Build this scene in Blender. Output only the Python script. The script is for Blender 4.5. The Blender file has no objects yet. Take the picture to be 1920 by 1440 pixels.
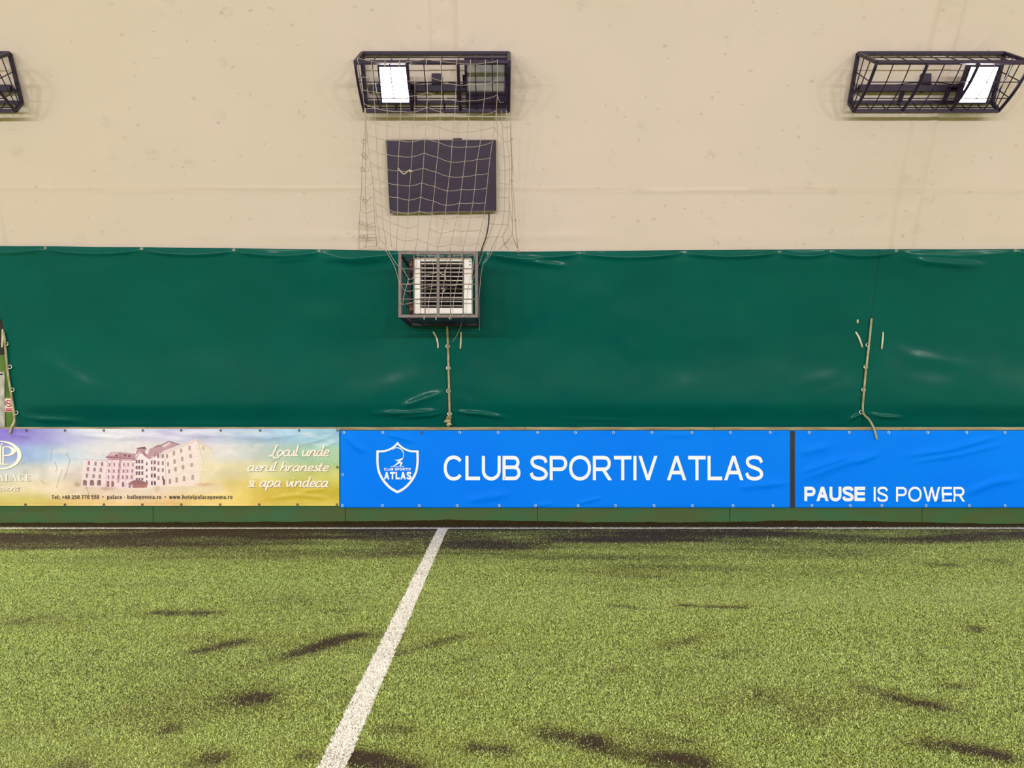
import bpy, bmesh, math, os, random
import numpy as np
from mathutils import Vector

random.seed(7)
rng = np.random.default_rng(7)
scene = bpy.context.scene
COL = scene.collection

# ------------------------------------------------------------------ camera
F = 1442.0            # focal length in pixels of the 1920 x 1440 frame
CX, CY, EYE = 941.0, 752.0, 1.6
cam_data = bpy.data.cameras.new('camera')
cam_data.sensor_width = 36.0
cam_data.lens = 36.0 * F / 1920.0
cam_data.shift_x = (960 - CX) / 1920.0
cam_data.shift_y = (CY - 720) / 1920.0
cam_data.clip_end = 200
cam = bpy.data.objects.new('camera', cam_data)
cam.location = (0, 0, EYE)
cam.rotation_euler = (math.pi / 2, 0, 0)
COL.objects.link(cam)
scene.camera = cam

# ------------------------------------------------------------------ world, exposure
world = bpy.data.worlds.new('world')
scene.world = world
world.use_nodes = True
world.node_tree.nodes['Background'].inputs[0].default_value = (1, .97, .93, 1)
world.node_tree.nodes['Background'].inputs[1].default_value = 0.1
vs = scene.view_settings
vs.view_transform = 'Standard'
vs.look = 'None'
vs.gamma = 1.0
vs.use_curve_mapping = False
vs.exposure = -1.23
scene.cycles.use_denoising = True
scene.cycles.max_bounces = 8
scene.cycles.diffuse_bounces = 5
scene.cycles.transparent_max_bounces = 8
scene.cycles.sample_clamp_indirect = 6.0
scene.cycles.caustics_reflective = False
scene.cycles.caustics_refractive = False

# ------------------------------------------------------------------ hall lamps (the other cages along both sides of the hall)
R_ARCH, Y_ARCH = 12.0, -1.813      # barrel of the membrane: radius and centre line
CAGE_X0, CAGE_STEP = -0.745, 5.68


def lamp(name, loc, aim, power, size=.55, color=(1, .97, .95)):
    ld = bpy.data.lights.new(name, 'AREA')
    ld.shape = 'RECTANGLE'
    ld.size, ld.size_y = size, .4
    ld.energy = power
    ld.color = color
    o = bpy.data.objects.new(name, ld)
    o.location = loc
    o.rotation_euler = (Vector(aim) - Vector(loc)).to_track_quat('-Z', 'Y').to_euler()
    COL.objects.link(o)
    return o


P_FAR, P_NEAR = 1650, 1150
for k in range(-3, 4):
    x = CAGE_X0 + CAGE_STEP * k
    for dx in (-.58, .58):
        lamp('hall_lamp', (x + dx, -11.9, 5.3), (x + dx, -1.0, 2.6), P_FAR / 2, .42)
for k in (-3, -2, -1, 2, 3):
    x = CAGE_X0 + CAGE_STEP * k
    if k == -1:
        x -= .62
    lamp('hall_lamp', (x, 8.45, 5.25), (x, 0.0, 0.0), P_NEAR)


# ------------------------------------------------------------------ helpers
def mem_d(z):
    return Y_ARCH + np.sqrt(np.maximum(R_ARCH ** 2 - np.asarray(z, float) ** 2, .01))


def P(px, py, d):
    """pixel of the photograph at depth d -> point of the hall"""
    return (float((px - CX) / F * d), float(d), float(EYE - (py - CY) / F * d))


def onmem(px, py, off=0.0):
    d = 9.5
    for _ in range(25):
        z = EYE - (py - CY) / F * d
        d = float(mem_d(z)) - off
    return P(px, py, d)


def onfloor(px, py):
    d = EYE * F / (py - CY)
    return ((px - CX) / F * d, d)


def srgb(r, g, b):
    def f(c):
        c = c / 255.0
        return c / 12.92 if c <= .04045 else ((c + .055) / 1.055) ** 2.4
    return (f(r), f(g), f(b), 1.0)


class MB:
    def __init__(self):
        self.v, self.f, self.m = [], [], []

    def quad(self, a, b, c, d, m=0):
        n = len(self.v)
        self.v += [tuple(a), tuple(b), tuple(c), tuple(d)]
        self.f.append((n, n + 1, n + 2, n + 3))
        self.m.append(m)

    def poly(self, pts, m=0):
        n = len(self.v)
        self.v += [tuple(p) for p in pts]
        self.f.append(tuple(range(n, n + len(pts))))
        self.m.append(m)

    def box(self, lo, hi, m=0):
        x0, y0, z0 = lo
        x1, y1, z1 = hi
        self.hexa([(x0, y0, z0), (x1, y0, z0), (x1, y1, z0), (x0, y1, z0),
                   (x0, y0, z1), (x1, y0, z1), (x1, y1, z1), (x0, y1, z1)], m)

    def hexa(self, p, m=0):
        n = len(self.v)
        self.v += [tuple(q) for q in p]
        for f in ((0, 3, 2, 1), (4, 5, 6, 7), (0, 1, 5, 4), (1, 2, 6, 5), (2, 3, 7, 6), (3, 0, 4, 7)):
            self.f.append(tuple(n + i for i in f))
            self.m.append(m)

    def bar(self, a, b, w, h=None, up=(0, 0, 1), m=0):
        h = h or w
        a, b = Vector(a), Vector(b)
        t = (b - a).normalized()
        u = Vector(up)
        s = t.cross(u)
        if s.length < 1e-3:
            s = t.cross(Vector((1, 0, 0)))
        s.normalize()
        u = s.cross(t).normalized()
        s, u = s * w / 2, u * h / 2
        self.hexa([a - s - u, a + s - u, b + s - u, b - s - u, a - s + u, a + s + u, b + s + u, b - s + u], m)

    def obox(self, c, ax, ay, az, m=0):
        """oriented box: centre and three half-axis vectors"""
        c, ax, ay, az = Vector(c), Vector(ax), Vector(ay), Vector(az)
        self.hexa([c - ax - ay - az, c + ax - ay - az, c + ax + ay - az, c - ax + ay - az,
                   c - ax - ay + az, c + ax - ay + az, c + ax + ay + az, c - ax + ay + az], m)

    def tube(self, pts, r, seg=6, m=0, caps=True, close=False):
        pts = [Vector(p) for p in pts]
        n0 = len(self.v)
        n = len(pts)
        prev = None
        for i, p in enumerate(pts):
            if close:
                t = pts[(i + 1) % n] - pts[i - 1]
            else:
                t = pts[min(i + 1, n - 1)] - pts[max(i - 1, 0)]
            t.normalize()
            if prev is None:
                s = t.cross(Vector((0, 0, 1)))
                if s.length < .05:
                    s = t.cross(Vector((1, 0, 0)))
            else:
                s = prev - t * prev.dot(t)
            s.normalize()
            prev = s
            u = t.cross(s)
            rr = r[i] if isinstance(r, (list, tuple)) else r
            for k in range(seg):
                a = 2 * math.pi * k / seg
                self.v.append(tuple(p + s * math.cos(a) * rr + u * math.sin(a) * rr))
        for i in range(n if close else n - 1):
            j = (i + 1) % n
            for k in range(seg):
                k2 = (k + 1) % seg
                self.f.append((n0 + i * seg + k, n0 + i * seg + k2, n0 + j * seg + k2, n0 + j * seg + k))
                self.m.append(m)
        if caps and not close:
            self.f.append(tuple(n0 + k for k in range(seg - 1, -1, -1)))
            self.m.append(m)
            self.f.append(tuple(n0 + (n - 1) * seg + k for k in range(seg)))
            self.m.append(m)

    def ring(self, c, normal, r, rt, n=14, seg=6, m=0):
        z = Vector(normal).normalized()
        x = z.cross(Vector((0, 0, 1)))
        if x.length < .05:
            x = Vector((1, 0, 0))
        x.normalize()
        y = z.cross(x)
        c = Vector(c)
        self.tube([c + (x * math.cos(2 * math.pi * i / n) + y * math.sin(2 * math.pi * i / n)) * r for i in range(n)],
                  rt, seg, m, close=True)

    def build(self, name, mats, parent=None, smooth=False, bevel=0.0):
        me = bpy.data.meshes.new(name)
        me.from_pydata(self.v, [], self.f)
        if not isinstance(mats, (list, tuple)):
            mats = [mats]
        for m in mats:
            me.materials.append(m)
        me.polygons.foreach_set('material_index', self.m)
        me.update()
        return link(name, me, parent, smooth, bevel)


def link(name, me, parent=None, smooth=False, bevel=0.0):
    if smooth:
        me.polygons.foreach_set('use_smooth', [True] * len(me.polygons))
    o = bpy.data.objects.new(name, me)
    COL.objects.link(o)
    if parent is not None:
        o.parent = parent
        o.matrix_parent_inverse = parent_inverse(parent)
    if bevel:
        b = o.modifiers.new('bevel', 'BEVEL')
        b.width = bevel
        b.segments = 2
        b.limit_method = 'ANGLE'
    return o


def parent_inverse(p):
    from mathutils import Matrix
    chain = Matrix.Identity(4)
    q = p
    while q is not None:
        chain = Matrix.Translation(q.location) @ chain if q.parent is None else chain
        q = q.parent
    return chain.inverted()


def tag(o, label=None, cat=None, group=None, kind=None):
    if label:
        o['label'] = label
    if cat:
        o['category'] = cat
    if group:
        o['group'] = group
    if kind:
        o['kind'] = kind
    return o


def thing(name, label, cat, loc, group=None):
    o = bpy.data.objects.new(name, None)
    o.empty_display_size = .1
    o.location = loc
    COL.objects.link(o)
    return tag(o, label, cat, group)


def grid_mesh(X, Y, Z, name, mats):
    """mesh from 2-D coordinate arrays"""
    h, w = X.shape
    co = np.stack([X, Y, Z], -1).reshape(-1, 3).astype(np.float32)
    i = np.arange(h * w).reshape(h, w)
    q = np.stack([i[:-1, :-1], i[:-1, 1:], i[1:, 1:], i[1:, :-1]], -1).reshape(-1, 4)
    return raw_mesh(name, co, q, mats)


def raw_mesh(name, co, faces, mats):
    me = bpy.data.meshes.new(name)
    nf, k = faces.shape
    me.vertices.add(len(co))
    me.vertices.foreach_set('co', co.astype(np.float32).ravel())
    me.loops.add(nf * k)
    me.loops.foreach_set('vertex_index', faces.astype(np.int32).ravel())
    me.polygons.add(nf)
    me.polygons.foreach_set('loop_start', np.arange(0, nf * k, k, dtype=np.int32))
    me.polygons.foreach_set('loop_total', np.full(nf, k, dtype=np.int32))
    if not isinstance(mats, (list, tuple)):
        mats = [mats]
    for m in mats:
        me.materials.append(m)
    me.update(calc_edges=True)
    me.validate()
    return me


_waves = [(rng.uniform(-1, 1), rng.uniform(-1, 1), rng.uniform(0, 6.28)) for _ in range(60)]


def vnoise(x, y, scale, seed=0, octaves=4):
    """value noise, numpy arrays in, about -1..1 out"""
    out = np.zeros(np.broadcast(x, y).shape)
    amp, tot = 1.0, 0.0
    for o in range(octaves):
        fx, fy = x * scale + 17.3 * o + seed * 3.1, y * scale - 9.7 * o + seed * 7.7
        ix, iy = np.floor(fx).astype(np.int64), np.floor(fy).astype(np.int64)
        tx, ty = fx - ix, fy - iy
        tx, ty = tx * tx * (3 - 2 * tx), ty * ty * (3 - 2 * ty)

        def h(a, b):
            n = (a * 374761393 + b * 668265263 + (seed + o * 13) * 974634777) & 0x7fffffff
            n = ((n ^ (n >> 13)) * 1274126177) & 0x7fffffff
            n = n ^ (n >> 16)
            return (n & 0xffff) / 32767.5 - 1
        v = (h(ix, iy) * (1 - tx) + h(ix + 1, iy) * tx) * (1 - ty) + (h(ix, iy + 1) * (1 - tx) + h(ix + 1, iy + 1) * tx) * ty
        out += v * amp
        tot += amp
        amp *= .5
        scale *= 2.03
    return out / tot * 1.6


def seg_dist(x, y, pts):
    """distance to a polyline and the parameter 0..1 along it"""
    best = np.full(np.broadcast(x, y).shape, 1e9)
    par = np.zeros_like(best)
    L = [math.hypot(pts[i + 1][0] - pts[i][0], pts[i + 1][1] - pts[i][1]) for i in range(len(pts) - 1)]
    tot, acc = sum(L) or 1, 0
    for i in range(len(pts) - 1):
        (x0, y0), (x1, y1) = pts[i], pts[i + 1]
        dx, dy = x1 - x0, y1 - y0
        t = np.clip(((x - x0) * dx + (y - y0) * dy) / (dx * dx + dy * dy + 1e-12), 0, 1)
        d = np.hypot(x - x0 - t * dx, y - y0 - t * dy)
        k = d < best
        best = np.where(k, d, best)
        par = np.where(k, (acc + t * L[i]) / tot, par)
        acc += L[i]
    return best, par


def catmull(pts, n=6, close=False):
    pts = [tuple(p) for p in pts]
    out = []
    m = len(pts)
    for i in range(m if close else m - 1):
        p0 = pts[(i - 1) % m] if close or i > 0 else pts[i]
        p1, p2 = pts[i], pts[(i + 1) % m]
        p3 = pts[(i + 2) % m] if close or i + 2 < m else p2
        for k in range(n):
            t = k / n
            out.append(tuple(.5 * (2 * b + (c - a) * t + (2 * a - 5 * b + 4 * c - d) * t * t + (3 * b - a - 3 * c + d) * t ** 3)
                             for a, b, c, d in zip(p0, p1, p2, p3)))
    if not close:
        out.append(pts[-1])
    return out


# ------------------------------------------------------------------ materials
def mat(name, color, rough=.5, metal=0.0, spec=.5, var=0.0, scale=8.0, color2=None, bump=0.0, bscale=40.0, coat=0.0,
        stretch=(1, 1, 1)):
    m = bpy.data.materials.new(name)
    m.use_nodes = True
    nt = m.node_tree
    b = nt.nodes['Principled BSDF']
    b.inputs['Roughness'].default_value = rough
    b.inputs['Metallic'].default_value = metal
    b.inputs['Specular IOR Level'].default_value = spec
    b.inputs['Coat Weight'].default_value = coat
    b.inputs['Base Color'].default_value = color
    tc = nt.nodes.new('ShaderNodeTexCoord')
    mp = nt.nodes.new('ShaderNodeMapping')
    mp.inputs['Scale'].default_value = stretch
    nt.links.new(tc.outputs['Object'], mp.inputs['Vector'])
    if var or color2:
        nz = nt.nodes.new('ShaderNodeTexNoise')
        nz.inputs['Scale'].default_value = scale
        nz.inputs['Detail'].default_value = 6
        nt.links.new(mp.outputs[0], nz.inputs['Vector'])
        mx = nt.nodes.new('ShaderNodeMix')
        mx.data_type = 'RGBA'
        c2 = color2 or tuple(c * (1 - var) for c in color[:3]) + (1,)
        mx.inputs[6].default_value = color
        mx.inputs[7].default_value = c2
        rp = nt.nodes.new('ShaderNodeMapRange')
        rp.inputs[1].default_value = .35
        rp.inputs[2].default_value = .68
        nt.links.new(nz.outputs[0], rp.inputs[0])
        nt.links.new(rp.outputs[0], mx.inputs[0])
        nt.links.new(mx.outputs[2], b.inputs['Base Color'])
    if bump:
        n2 = nt.nodes.new('ShaderNodeTexNoise')
        n2.inputs['Scale'].default_value = bscale
        n2.inputs['Detail'].default_value = 4
        nt.links.new(mp.outputs[0], n2.inputs['Vector'])
        bp = nt.nodes.new('ShaderNodeBump')
        bp.inputs['Strength'].default_value = bump
        bp.inputs['Distance'].default_value = .02
        nt.links.new(n2.outputs[0], bp.inputs['Height'])
        nt.links.new(bp.outputs[0], b.inputs['Normal'])
    return m


def N(nt, t, **kw):
    n = nt.nodes.new(t)
    for k, v in kw.items():
        setattr(n, k, v)
    return n


def attr_mat(name, attr, rough=.5, spec=.5):
    m = bpy.data.materials.new(name)
    m.use_nodes = True
    nt = m.node_tree
    b = nt.nodes['Principled BSDF']
    b.inputs['Roughness'].default_value = rough
    b.inputs['Specular IOR Level'].default_value = spec
    a = N(nt, 'ShaderNodeAttribute', attribute_name=attr)
    nt.links.new(a.outputs['Color'], b.inputs['Base Color'])
    return m


def emit_mat(name, color, strength):
    m = bpy.data.materials.new(name)
    m.use_nodes = True
    b = m.node_tree.nodes['Principled BSDF']
    b.inputs['Base Color'].default_value = (.8, .8, .8, 1)
    b.inputs['Emission Color'].default_value = color
    b.inputs['Emission Strength'].default_value = strength
    return m


def membrane_mat():
    m = bpy.data.materials.new('cream_membrane')
    m.use_nodes = True
    nt = m.node_tree
    L = nt.links.new
    b = nt.nodes['Principled BSDF']
    b.inputs['Roughness'].default_value = .55
    b.inputs['Specular IOR Level'].default_value = .3
    tc = N(nt, 'ShaderNodeTexCoord')
    # slow variation of the cloth
    n1 = N(nt, 'ShaderNodeTexNoise')
    n1.inputs['Scale'].default_value = .5
    n1.inputs['Detail'].default_value = 3
    L(tc.outputs['Object'], n1.inputs['Vector'])
    mx = N(nt, 'ShaderNodeMix', data_type='RGBA')
    mx.inputs[6].default_value = srgb(206, 193, 183)
    mx.inputs[7].default_value = srgb(209, 195, 188)
    mr = N(nt, 'ShaderNodeMapRange')
    mr.inputs[1].default_value, mr.inputs[2].default_value = .35, .65
    L(n1.outputs[0], mr.inputs[0])
    L(mr.outputs[0], mx.inputs[0])
    col = mx.outputs[2]
    # ball marks and scuffs: sparse smudges of two sizes
    for sc, thr, st, keep, stretch in ((1.9, .10, .14, .45, (1, 1, 1.3)), (4.2, .07, .34, .55, (1, 1, 1.6)), (8.5, .05, .5, .62, (1, 1, 1)),
                                       (3.0, .05, .30, .5, (2.4, 1, .8)), (3.3, .05, .30, .5, (.8, 1, 2.6))):
        mp = N(nt, 'ShaderNodeMapping')
        mp.inputs['Scale'].default_value = stretch
        mp.inputs['Location'].default_value = (sc, 0, sc * .7)
        L(tc.outputs['Object'], mp.inputs['Vector'])
        nw = N(nt, 'ShaderNodeTexNoise')
        nw.inputs['Scale'].default_value = sc * 4
        nw.inputs['Detail'].default_value = 3
        L(mp.outputs[0], nw.inputs['Vector'])
        wa = N(nt, 'ShaderNodeVectorMath', operation='MULTIPLY_ADD')
        L(nw.outputs[1], wa.inputs[0])
        wa.inputs[1].default_value = (.12 / sc * 3, .12 / sc, .12 / sc * 2)
        L(mp.outputs[0], wa.inputs[2])
        vo = N(nt, 'ShaderNodeTexVoronoi')
        vo.inputs['Scale'].default_value = sc
        L(wa.outputs[0], vo.inputs['Vector'])
        r = N(nt, 'ShaderNodeMapRange', interpolation_type='SMOOTHSTEP')
        r.inputs[1].default_value, r.inputs[2].default_value = thr, thr * 2.2
        r.inputs[3].default_value, r.inputs[4].default_value = 1, 0
        L(vo.outputs['Distance'], r.inputs[0])
        sp = N(nt, 'ShaderNodeSeparateColor')
        L(vo.outputs['Color'], sp.inputs[0])
        g = N(nt, 'ShaderNodeMath', operation='GREATER_THAN')
        L(sp.outputs[0], g.inputs[0])
        g.inputs[1].default_value = keep
        nb = N(nt, 'ShaderNodeTexNoise')
        nb.inputs['Scale'].default_value = 24
        nb.inputs['Detail'].default_value = 5
        L(tc.outputs['Object'], nb.inputs['Vector'])
        nr = N(nt, 'ShaderNodeMapRange')
        nr.inputs[1].default_value, nr.inputs[2].default_value = .4, .62
        L(nb.outputs[0], nr.inputs[0])
        f1 = N(nt, 'ShaderNodeMath', operation='MULTIPLY')
        L(r.outputs[0], f1.inputs[0])
        L(g.outputs[0], f1.inputs[1])
        f2 = N(nt, 'ShaderNodeMath', operation='MULTIPLY')
        L(f1.outputs[0], f2.inputs[0])
        L(nr.outputs[0], f2.inputs[1])
        f3 = N(nt, 'ShaderNodeMath', operation='MULTIPLY')
        L(f2.outputs[0], f3.inputs[0])
        f3.inputs[1].default_value = st
        m2 = N(nt, 'ShaderNodeMix', data_type='RGBA')
        L(f3.outputs[0], m2.inputs[0])
        L(col, m2.inputs[6])
        m2.inputs[7].default_value = srgb(112, 98, 82)
        col = m2.outputs[2]
    sa = N(nt, 'ShaderNodeAttribute', attribute_name='weld')
    m3 = N(nt, 'ShaderNodeMix', data_type='RGBA')
    L(sa.outputs['Fac'], m3.inputs[0])
    L(col, m3.inputs[6])
    m3.inputs[7].default_value = srgb(178, 160, 132)
    L(m3.outputs[2], b.inputs['Base Color'])
    n3 = N(nt, 'ShaderNodeTexNoise')
    n3.inputs['Scale'].default_value = 2.2
    n3.inputs['Detail'].default_value = 4
    L(tc.outputs['Object'], n3.inputs['Vector'])
    bp = N(nt, 'ShaderNodeBump')
    bp.inputs['Strength'].default_value = .12
    bp.inputs['Distance'].default_value = .05
    L(n3.outputs[0], bp.inputs['Height'])
    L(bp.outputs[0], b.inputs['Normal'])
    return m


def turf_mat():
    m = bpy.data.materials.new('turf_backing')
    m.use_nodes = True
    nt = m.node_tree
    L = nt.links.new
    b = nt.nodes['Principled BSDF']
    b.inputs['Roughness'].default_value = .85
    b.inputs['Specular IOR Level'].default_value = .15
    tc = N(nt, 'ShaderNodeTexCoord')
    at = N(nt, 'ShaderNodeAttribute', attribute_name='infill')
    n1 = N(nt, 'ShaderNodeTexNoise')
    n1.inputs['Scale'].default_value = 90
    n1.inputs['Detail'].default_value = 2
    L(tc.outputs['Object'], n1.inputs['Vector'])
    mr = N(nt, 'ShaderNodeMapRange')
    mr.inputs[1].default_value, mr.inputs[2].default_value = .36, .62
    L(n1.outputs[0], mr.inputs[0])
    mx = N(nt, 'ShaderNodeMix', data_type='RGBA')
    mx.inputs[6].default_value = srgb(62, 68, 24)
    mx.inputs[7].default_value = srgb(160, 172, 80)
    L(mr.outputs[0], mx.inputs[0])
    m2 = N(nt, 'ShaderNodeMix', data_type='RGBA')
    m2.inputs[7].default_value = srgb(58, 46, 36)
    L(mx.outputs[2], m2.inputs[6])
    ad = N(nt, 'ShaderNodeMath', operation='MULTIPLY_ADD')
    L(n1.outputs[0], ad.inputs[0])
    ad.inputs[1].default_value = -.9
    L(at.outputs['Fac'], ad.inputs[2])
    r2 = N(nt, 'ShaderNodeMapRange')
    r2.inputs[1].default_value, r2.inputs[2].default_value = -.25, .2
    L(ad.outputs[0], r2.inputs[0])
    L(r2.outputs[0], m2.inputs[0])
    L(m2.outputs[2], b.inputs['Base Color'])
    bp = N(nt, 'ShaderNodeBump')
    bp.inputs['Strength'].default_value = .6
    bp.inputs['Distance'].default_value = .01
    L(n1.outputs[0], bp.inputs['Height'])
    L(bp.outputs[0], b.inputs['Normal'])
    return m


M_MEM = membrane_mat()
M_TURF = turf_mat()
M_FIBRE = attr_mat('turf_fibre', 'tint', .55, .35)
M_GREEN = mat('green_vinyl', (0.0, .094, .078, 1), .2, spec=.17, color2=(0.0, .082, .070, 1), scale=1.1, bump=.04, bscale=3)
M_BOARD = mat('green_paint', srgb(68, 88, 44), .6, spec=.3, color2=srgb(46, 98, 60), scale=1.6, stretch=(1, 1, 3), bump=.1, bscale=30)
M_RAIL = mat('weathered_wood', srgb(166, 156, 132), .7, spec=.2, color2=srgb(122, 112, 86), scale=7, stretch=(.4, 1, 6))
M_BLUE = mat('blue_vinyl', srgb(0, 128, 255), .5, spec=.05, color2=srgb(0, 122, 255), scale=1.0)
M_WHITE = mat('white_print', srgb(238, 246, 255), .5, spec=.3)
M_BLACK = mat('black_tape', srgb(38, 38, 42), .5, spec=.3, var=.3, scale=5)
M_DARKTXT = mat('dark_print', srgb(68, 52, 52), .5)
M_CREAMTXT = mat('cream_print', srgb(246, 238, 226), .5, spec=.3)
M_SHADETXT = mat('brown_print', srgb(150, 140, 110), .5, spec=.3)
M_BANNER = attr_mat('printed_vinyl', 'print', .42, .35)
M_EYELET = mat('pale_metal', srgb(190, 215, 235), .35, metal=.6)
M_EYEDARK = mat('dark_metal', srgb(88, 84, 72), .5, metal=.5)
M_RING = mat('steel_ring', srgb(205, 205, 190), .3, metal=.8)
M_ROPE = mat('aged_rope', srgb(190, 182, 150), .8, spec=.15, color2=srgb(136, 124, 94), scale=9, bump=.3, bscale=120)
M_STRAP = mat('pale_strap', srgb(232, 228, 206), .7, spec=.2, color2=srgb(186, 174, 134), scale=9)
M_CAGE = mat('black_paint_and_shade', srgb(40, 27, 58), .45, spec=.4, var=.2, scale=12)  # paint of the lamp cages; also painted shade inside the heater cage
M_GCAGE = mat('grey_paint', srgb(118, 106, 106), .5, spec=.4, var=.25, scale=14)
M_NET = mat('white_cord', srgb(174, 162, 152), .85, spec=.1)
M_HOUSE = mat('lamp_housing', srgb(44, 32, 62), .45, spec=.4, var=.2)
M_LIT = emit_mat('lit_glass', (1, .97, .92, 1), 60)
M_SCREEN = mat('screen_face', srgb(60, 50, 76), .5, spec=.3, color2=srgb(56, 47, 68), scale=2.5)
M_SFRAME = mat('screen_edge', srgb(38, 34, 46), .45)
M_CABLE = mat('black_rubber', srgb(26, 24, 28), .5)
M_HEAT = mat('white_enamel', srgb(240, 240, 246), .4, spec=.4, color2=srgb(222, 214, 212), scale=4)
M_LOUVRE = mat('bare_aluminium', srgb(190, 182, 178), .35, metal=.4, var=.2, scale=14)
M_INNER = mat('dark_inside', srgb(24, 20, 34), .6)
M_COPPER = mat('copper_pipe', srgb(112, 74, 66), .4, metal=.5, var=.3, scale=20)
M_DIRT = mat('rubber_granulate', srgb(44, 34, 24), .9, spec=.1, color2=srgb(66, 58, 26), scale=30, bump=.8, bscale=120)
M_PLANK = mat('faded_green_wood', srgb(98, 124, 62), .7, spec=.2, color2=srgb(66, 98, 44), scale=9, stretch=(1, 1, .35))
M_GREY = mat('flaking_white_paint', srgb(196, 194, 188), .7, color2=srgb(140, 142, 136), scale=16, stretch=(1, 1, .5))
M_SIGNW = mat('sign_white', srgb(232, 214, 206), .5)
M_RED = mat('sign_red', srgb(170, 42, 62), .5)
M_BLACKP = mat('sign_black', srgb(10, 10, 11), .5)


def glass_mat():
    m = mat('lamp_glass', srgb(128, 126, 132), .25, spec=.4, color2=srgb(150, 148, 150), scale=9)
    return m


M_GLASS = glass_mat()

# ------------------------------------------------------------------ the shell of the hall
HALL_X0, HALL_X1 = -20.7, 19.2
SEAMS = [CAGE_X0 + CAGE_STEP * k for k in range(-3, 4)]


def membrane(name, th0, th1, dth, x0, x1, dx, relief):
    th = np.arange(th0, th1 + dth * .5, dth)
    xs = np.arange(x0, x1 + dx * .5, dx)
    X, T = np.meshgrid(xs, th)
    r = np.full(X.shape, R_ARCH)
    if relief:
        arc = T * R_ARCH
        r = r - .012 * vnoise(X, arc, .55, 3, 3)
        for s in SEAMS:                                   # welded strip over each frame line
            for e in (-.06, .22):
                r = r - .009 * np.exp(-((X - s - e) / .012) ** 2)
            band = ((X > s - .06) & (X < s + .22))
            r = r - np.where(band, .006 + .010 * vnoise(X * .6, arc, 3.2, 5, 3), 0)
        # horizontal weld and creases above the curtain
        z = np.sin(T) * R_ARCH
        r = r - .008 * np.exp(-((z - 4.19 - .02 * vnoise(X, X * 0, .4, 9, 2)) / .012) ** 2)
        r = r - .008 * np.exp(-((z - 3.66) / .05) ** 2) * np.clip(vnoise(X, z, 1.1, 21, 2), 0, 1)
        for s in SEAMS:                                   # puckers round each lamp cage
            for k in range(16):
                a0 = k * .39 + s
                px0, pz0 = s + math.cos(a0) * .85, 5.33 + math.sin(a0) * .34
                px1, pz1 = s + math.cos(a0) * 1.25, 5.33 + math.sin(a0) * .62
                d, t = seg_dist(X, z, [(px0, pz0), (px1, pz1)])
                r = r - .007 * np.exp(-(d / .03) ** 2) * (1 - t)
    me = grid_mesh(X, Y_ARCH + r * np.cos(T), r * np.sin(T), name, M_MEM)
    if relief:                                              # grime held along the welded seams
        z = np.sin(T) * R_ARCH
        wl = np.zeros_like(X)
        for s in SEAMS:
            for e in (-.06, .22):
                wl = np.maximum(wl, .24 * (np.abs(X - s - e) < .016))
            wl = np.maximum(wl, .05 * ((X > s - .06) & (X < s + .22)))
        wl = np.maximum(wl, .30 * (np.abs(z - 4.20 - .02 * vnoise(X, X * 0, .4, 9, 2)) < .014))
        wl = wl * np.clip(.75 + .5 * vnoise(X, z, 2.0, 201, 2), 0, 1)
        at_ = me.attributes.new('weld', 'FLOAT', 'POINT')
        at_.data.foreach_set('value', wl.astype(np.float32).ravel())
    o = link(name, me, None, True)
    tag(o, kind='structure')
    return o


membrane('wall_back', 0.0, math.radians(40), math.radians(.125), -9.0, 9.0, .03, True)
for xa, xb in ((HALL_X0, -9.0), (9.0, HALL_X1)):
    membrane('wall_back', 0.0, math.radians(40), math.radians(2), xa, xb, (xb - xa) / 4, False)
membrane('ceiling', math.radians(40), math.radians(140), math.radians(2), HALL_X0, HALL_X1, (HALL_X1 - HALL_X0) / 6, False)
membrane('wall_front', math.radians(140), math.radians(180), math.radians(2), HALL_X0, HALL_X1, (HALL_X1 - HALL_X0) / 6, False)
for nm, x in (('wall_left', HALL_X0), ('wall_right', HALL_X1)):
    b = MB()
    b.poly([(x, Y_ARCH + R_ARCH * math.cos(math.radians(a)), R_ARCH * math.sin(math.radians(a))) for a in range(0, 181, 4)])
    tag(b.build(nm, M_MEM), kind='structure')

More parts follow.
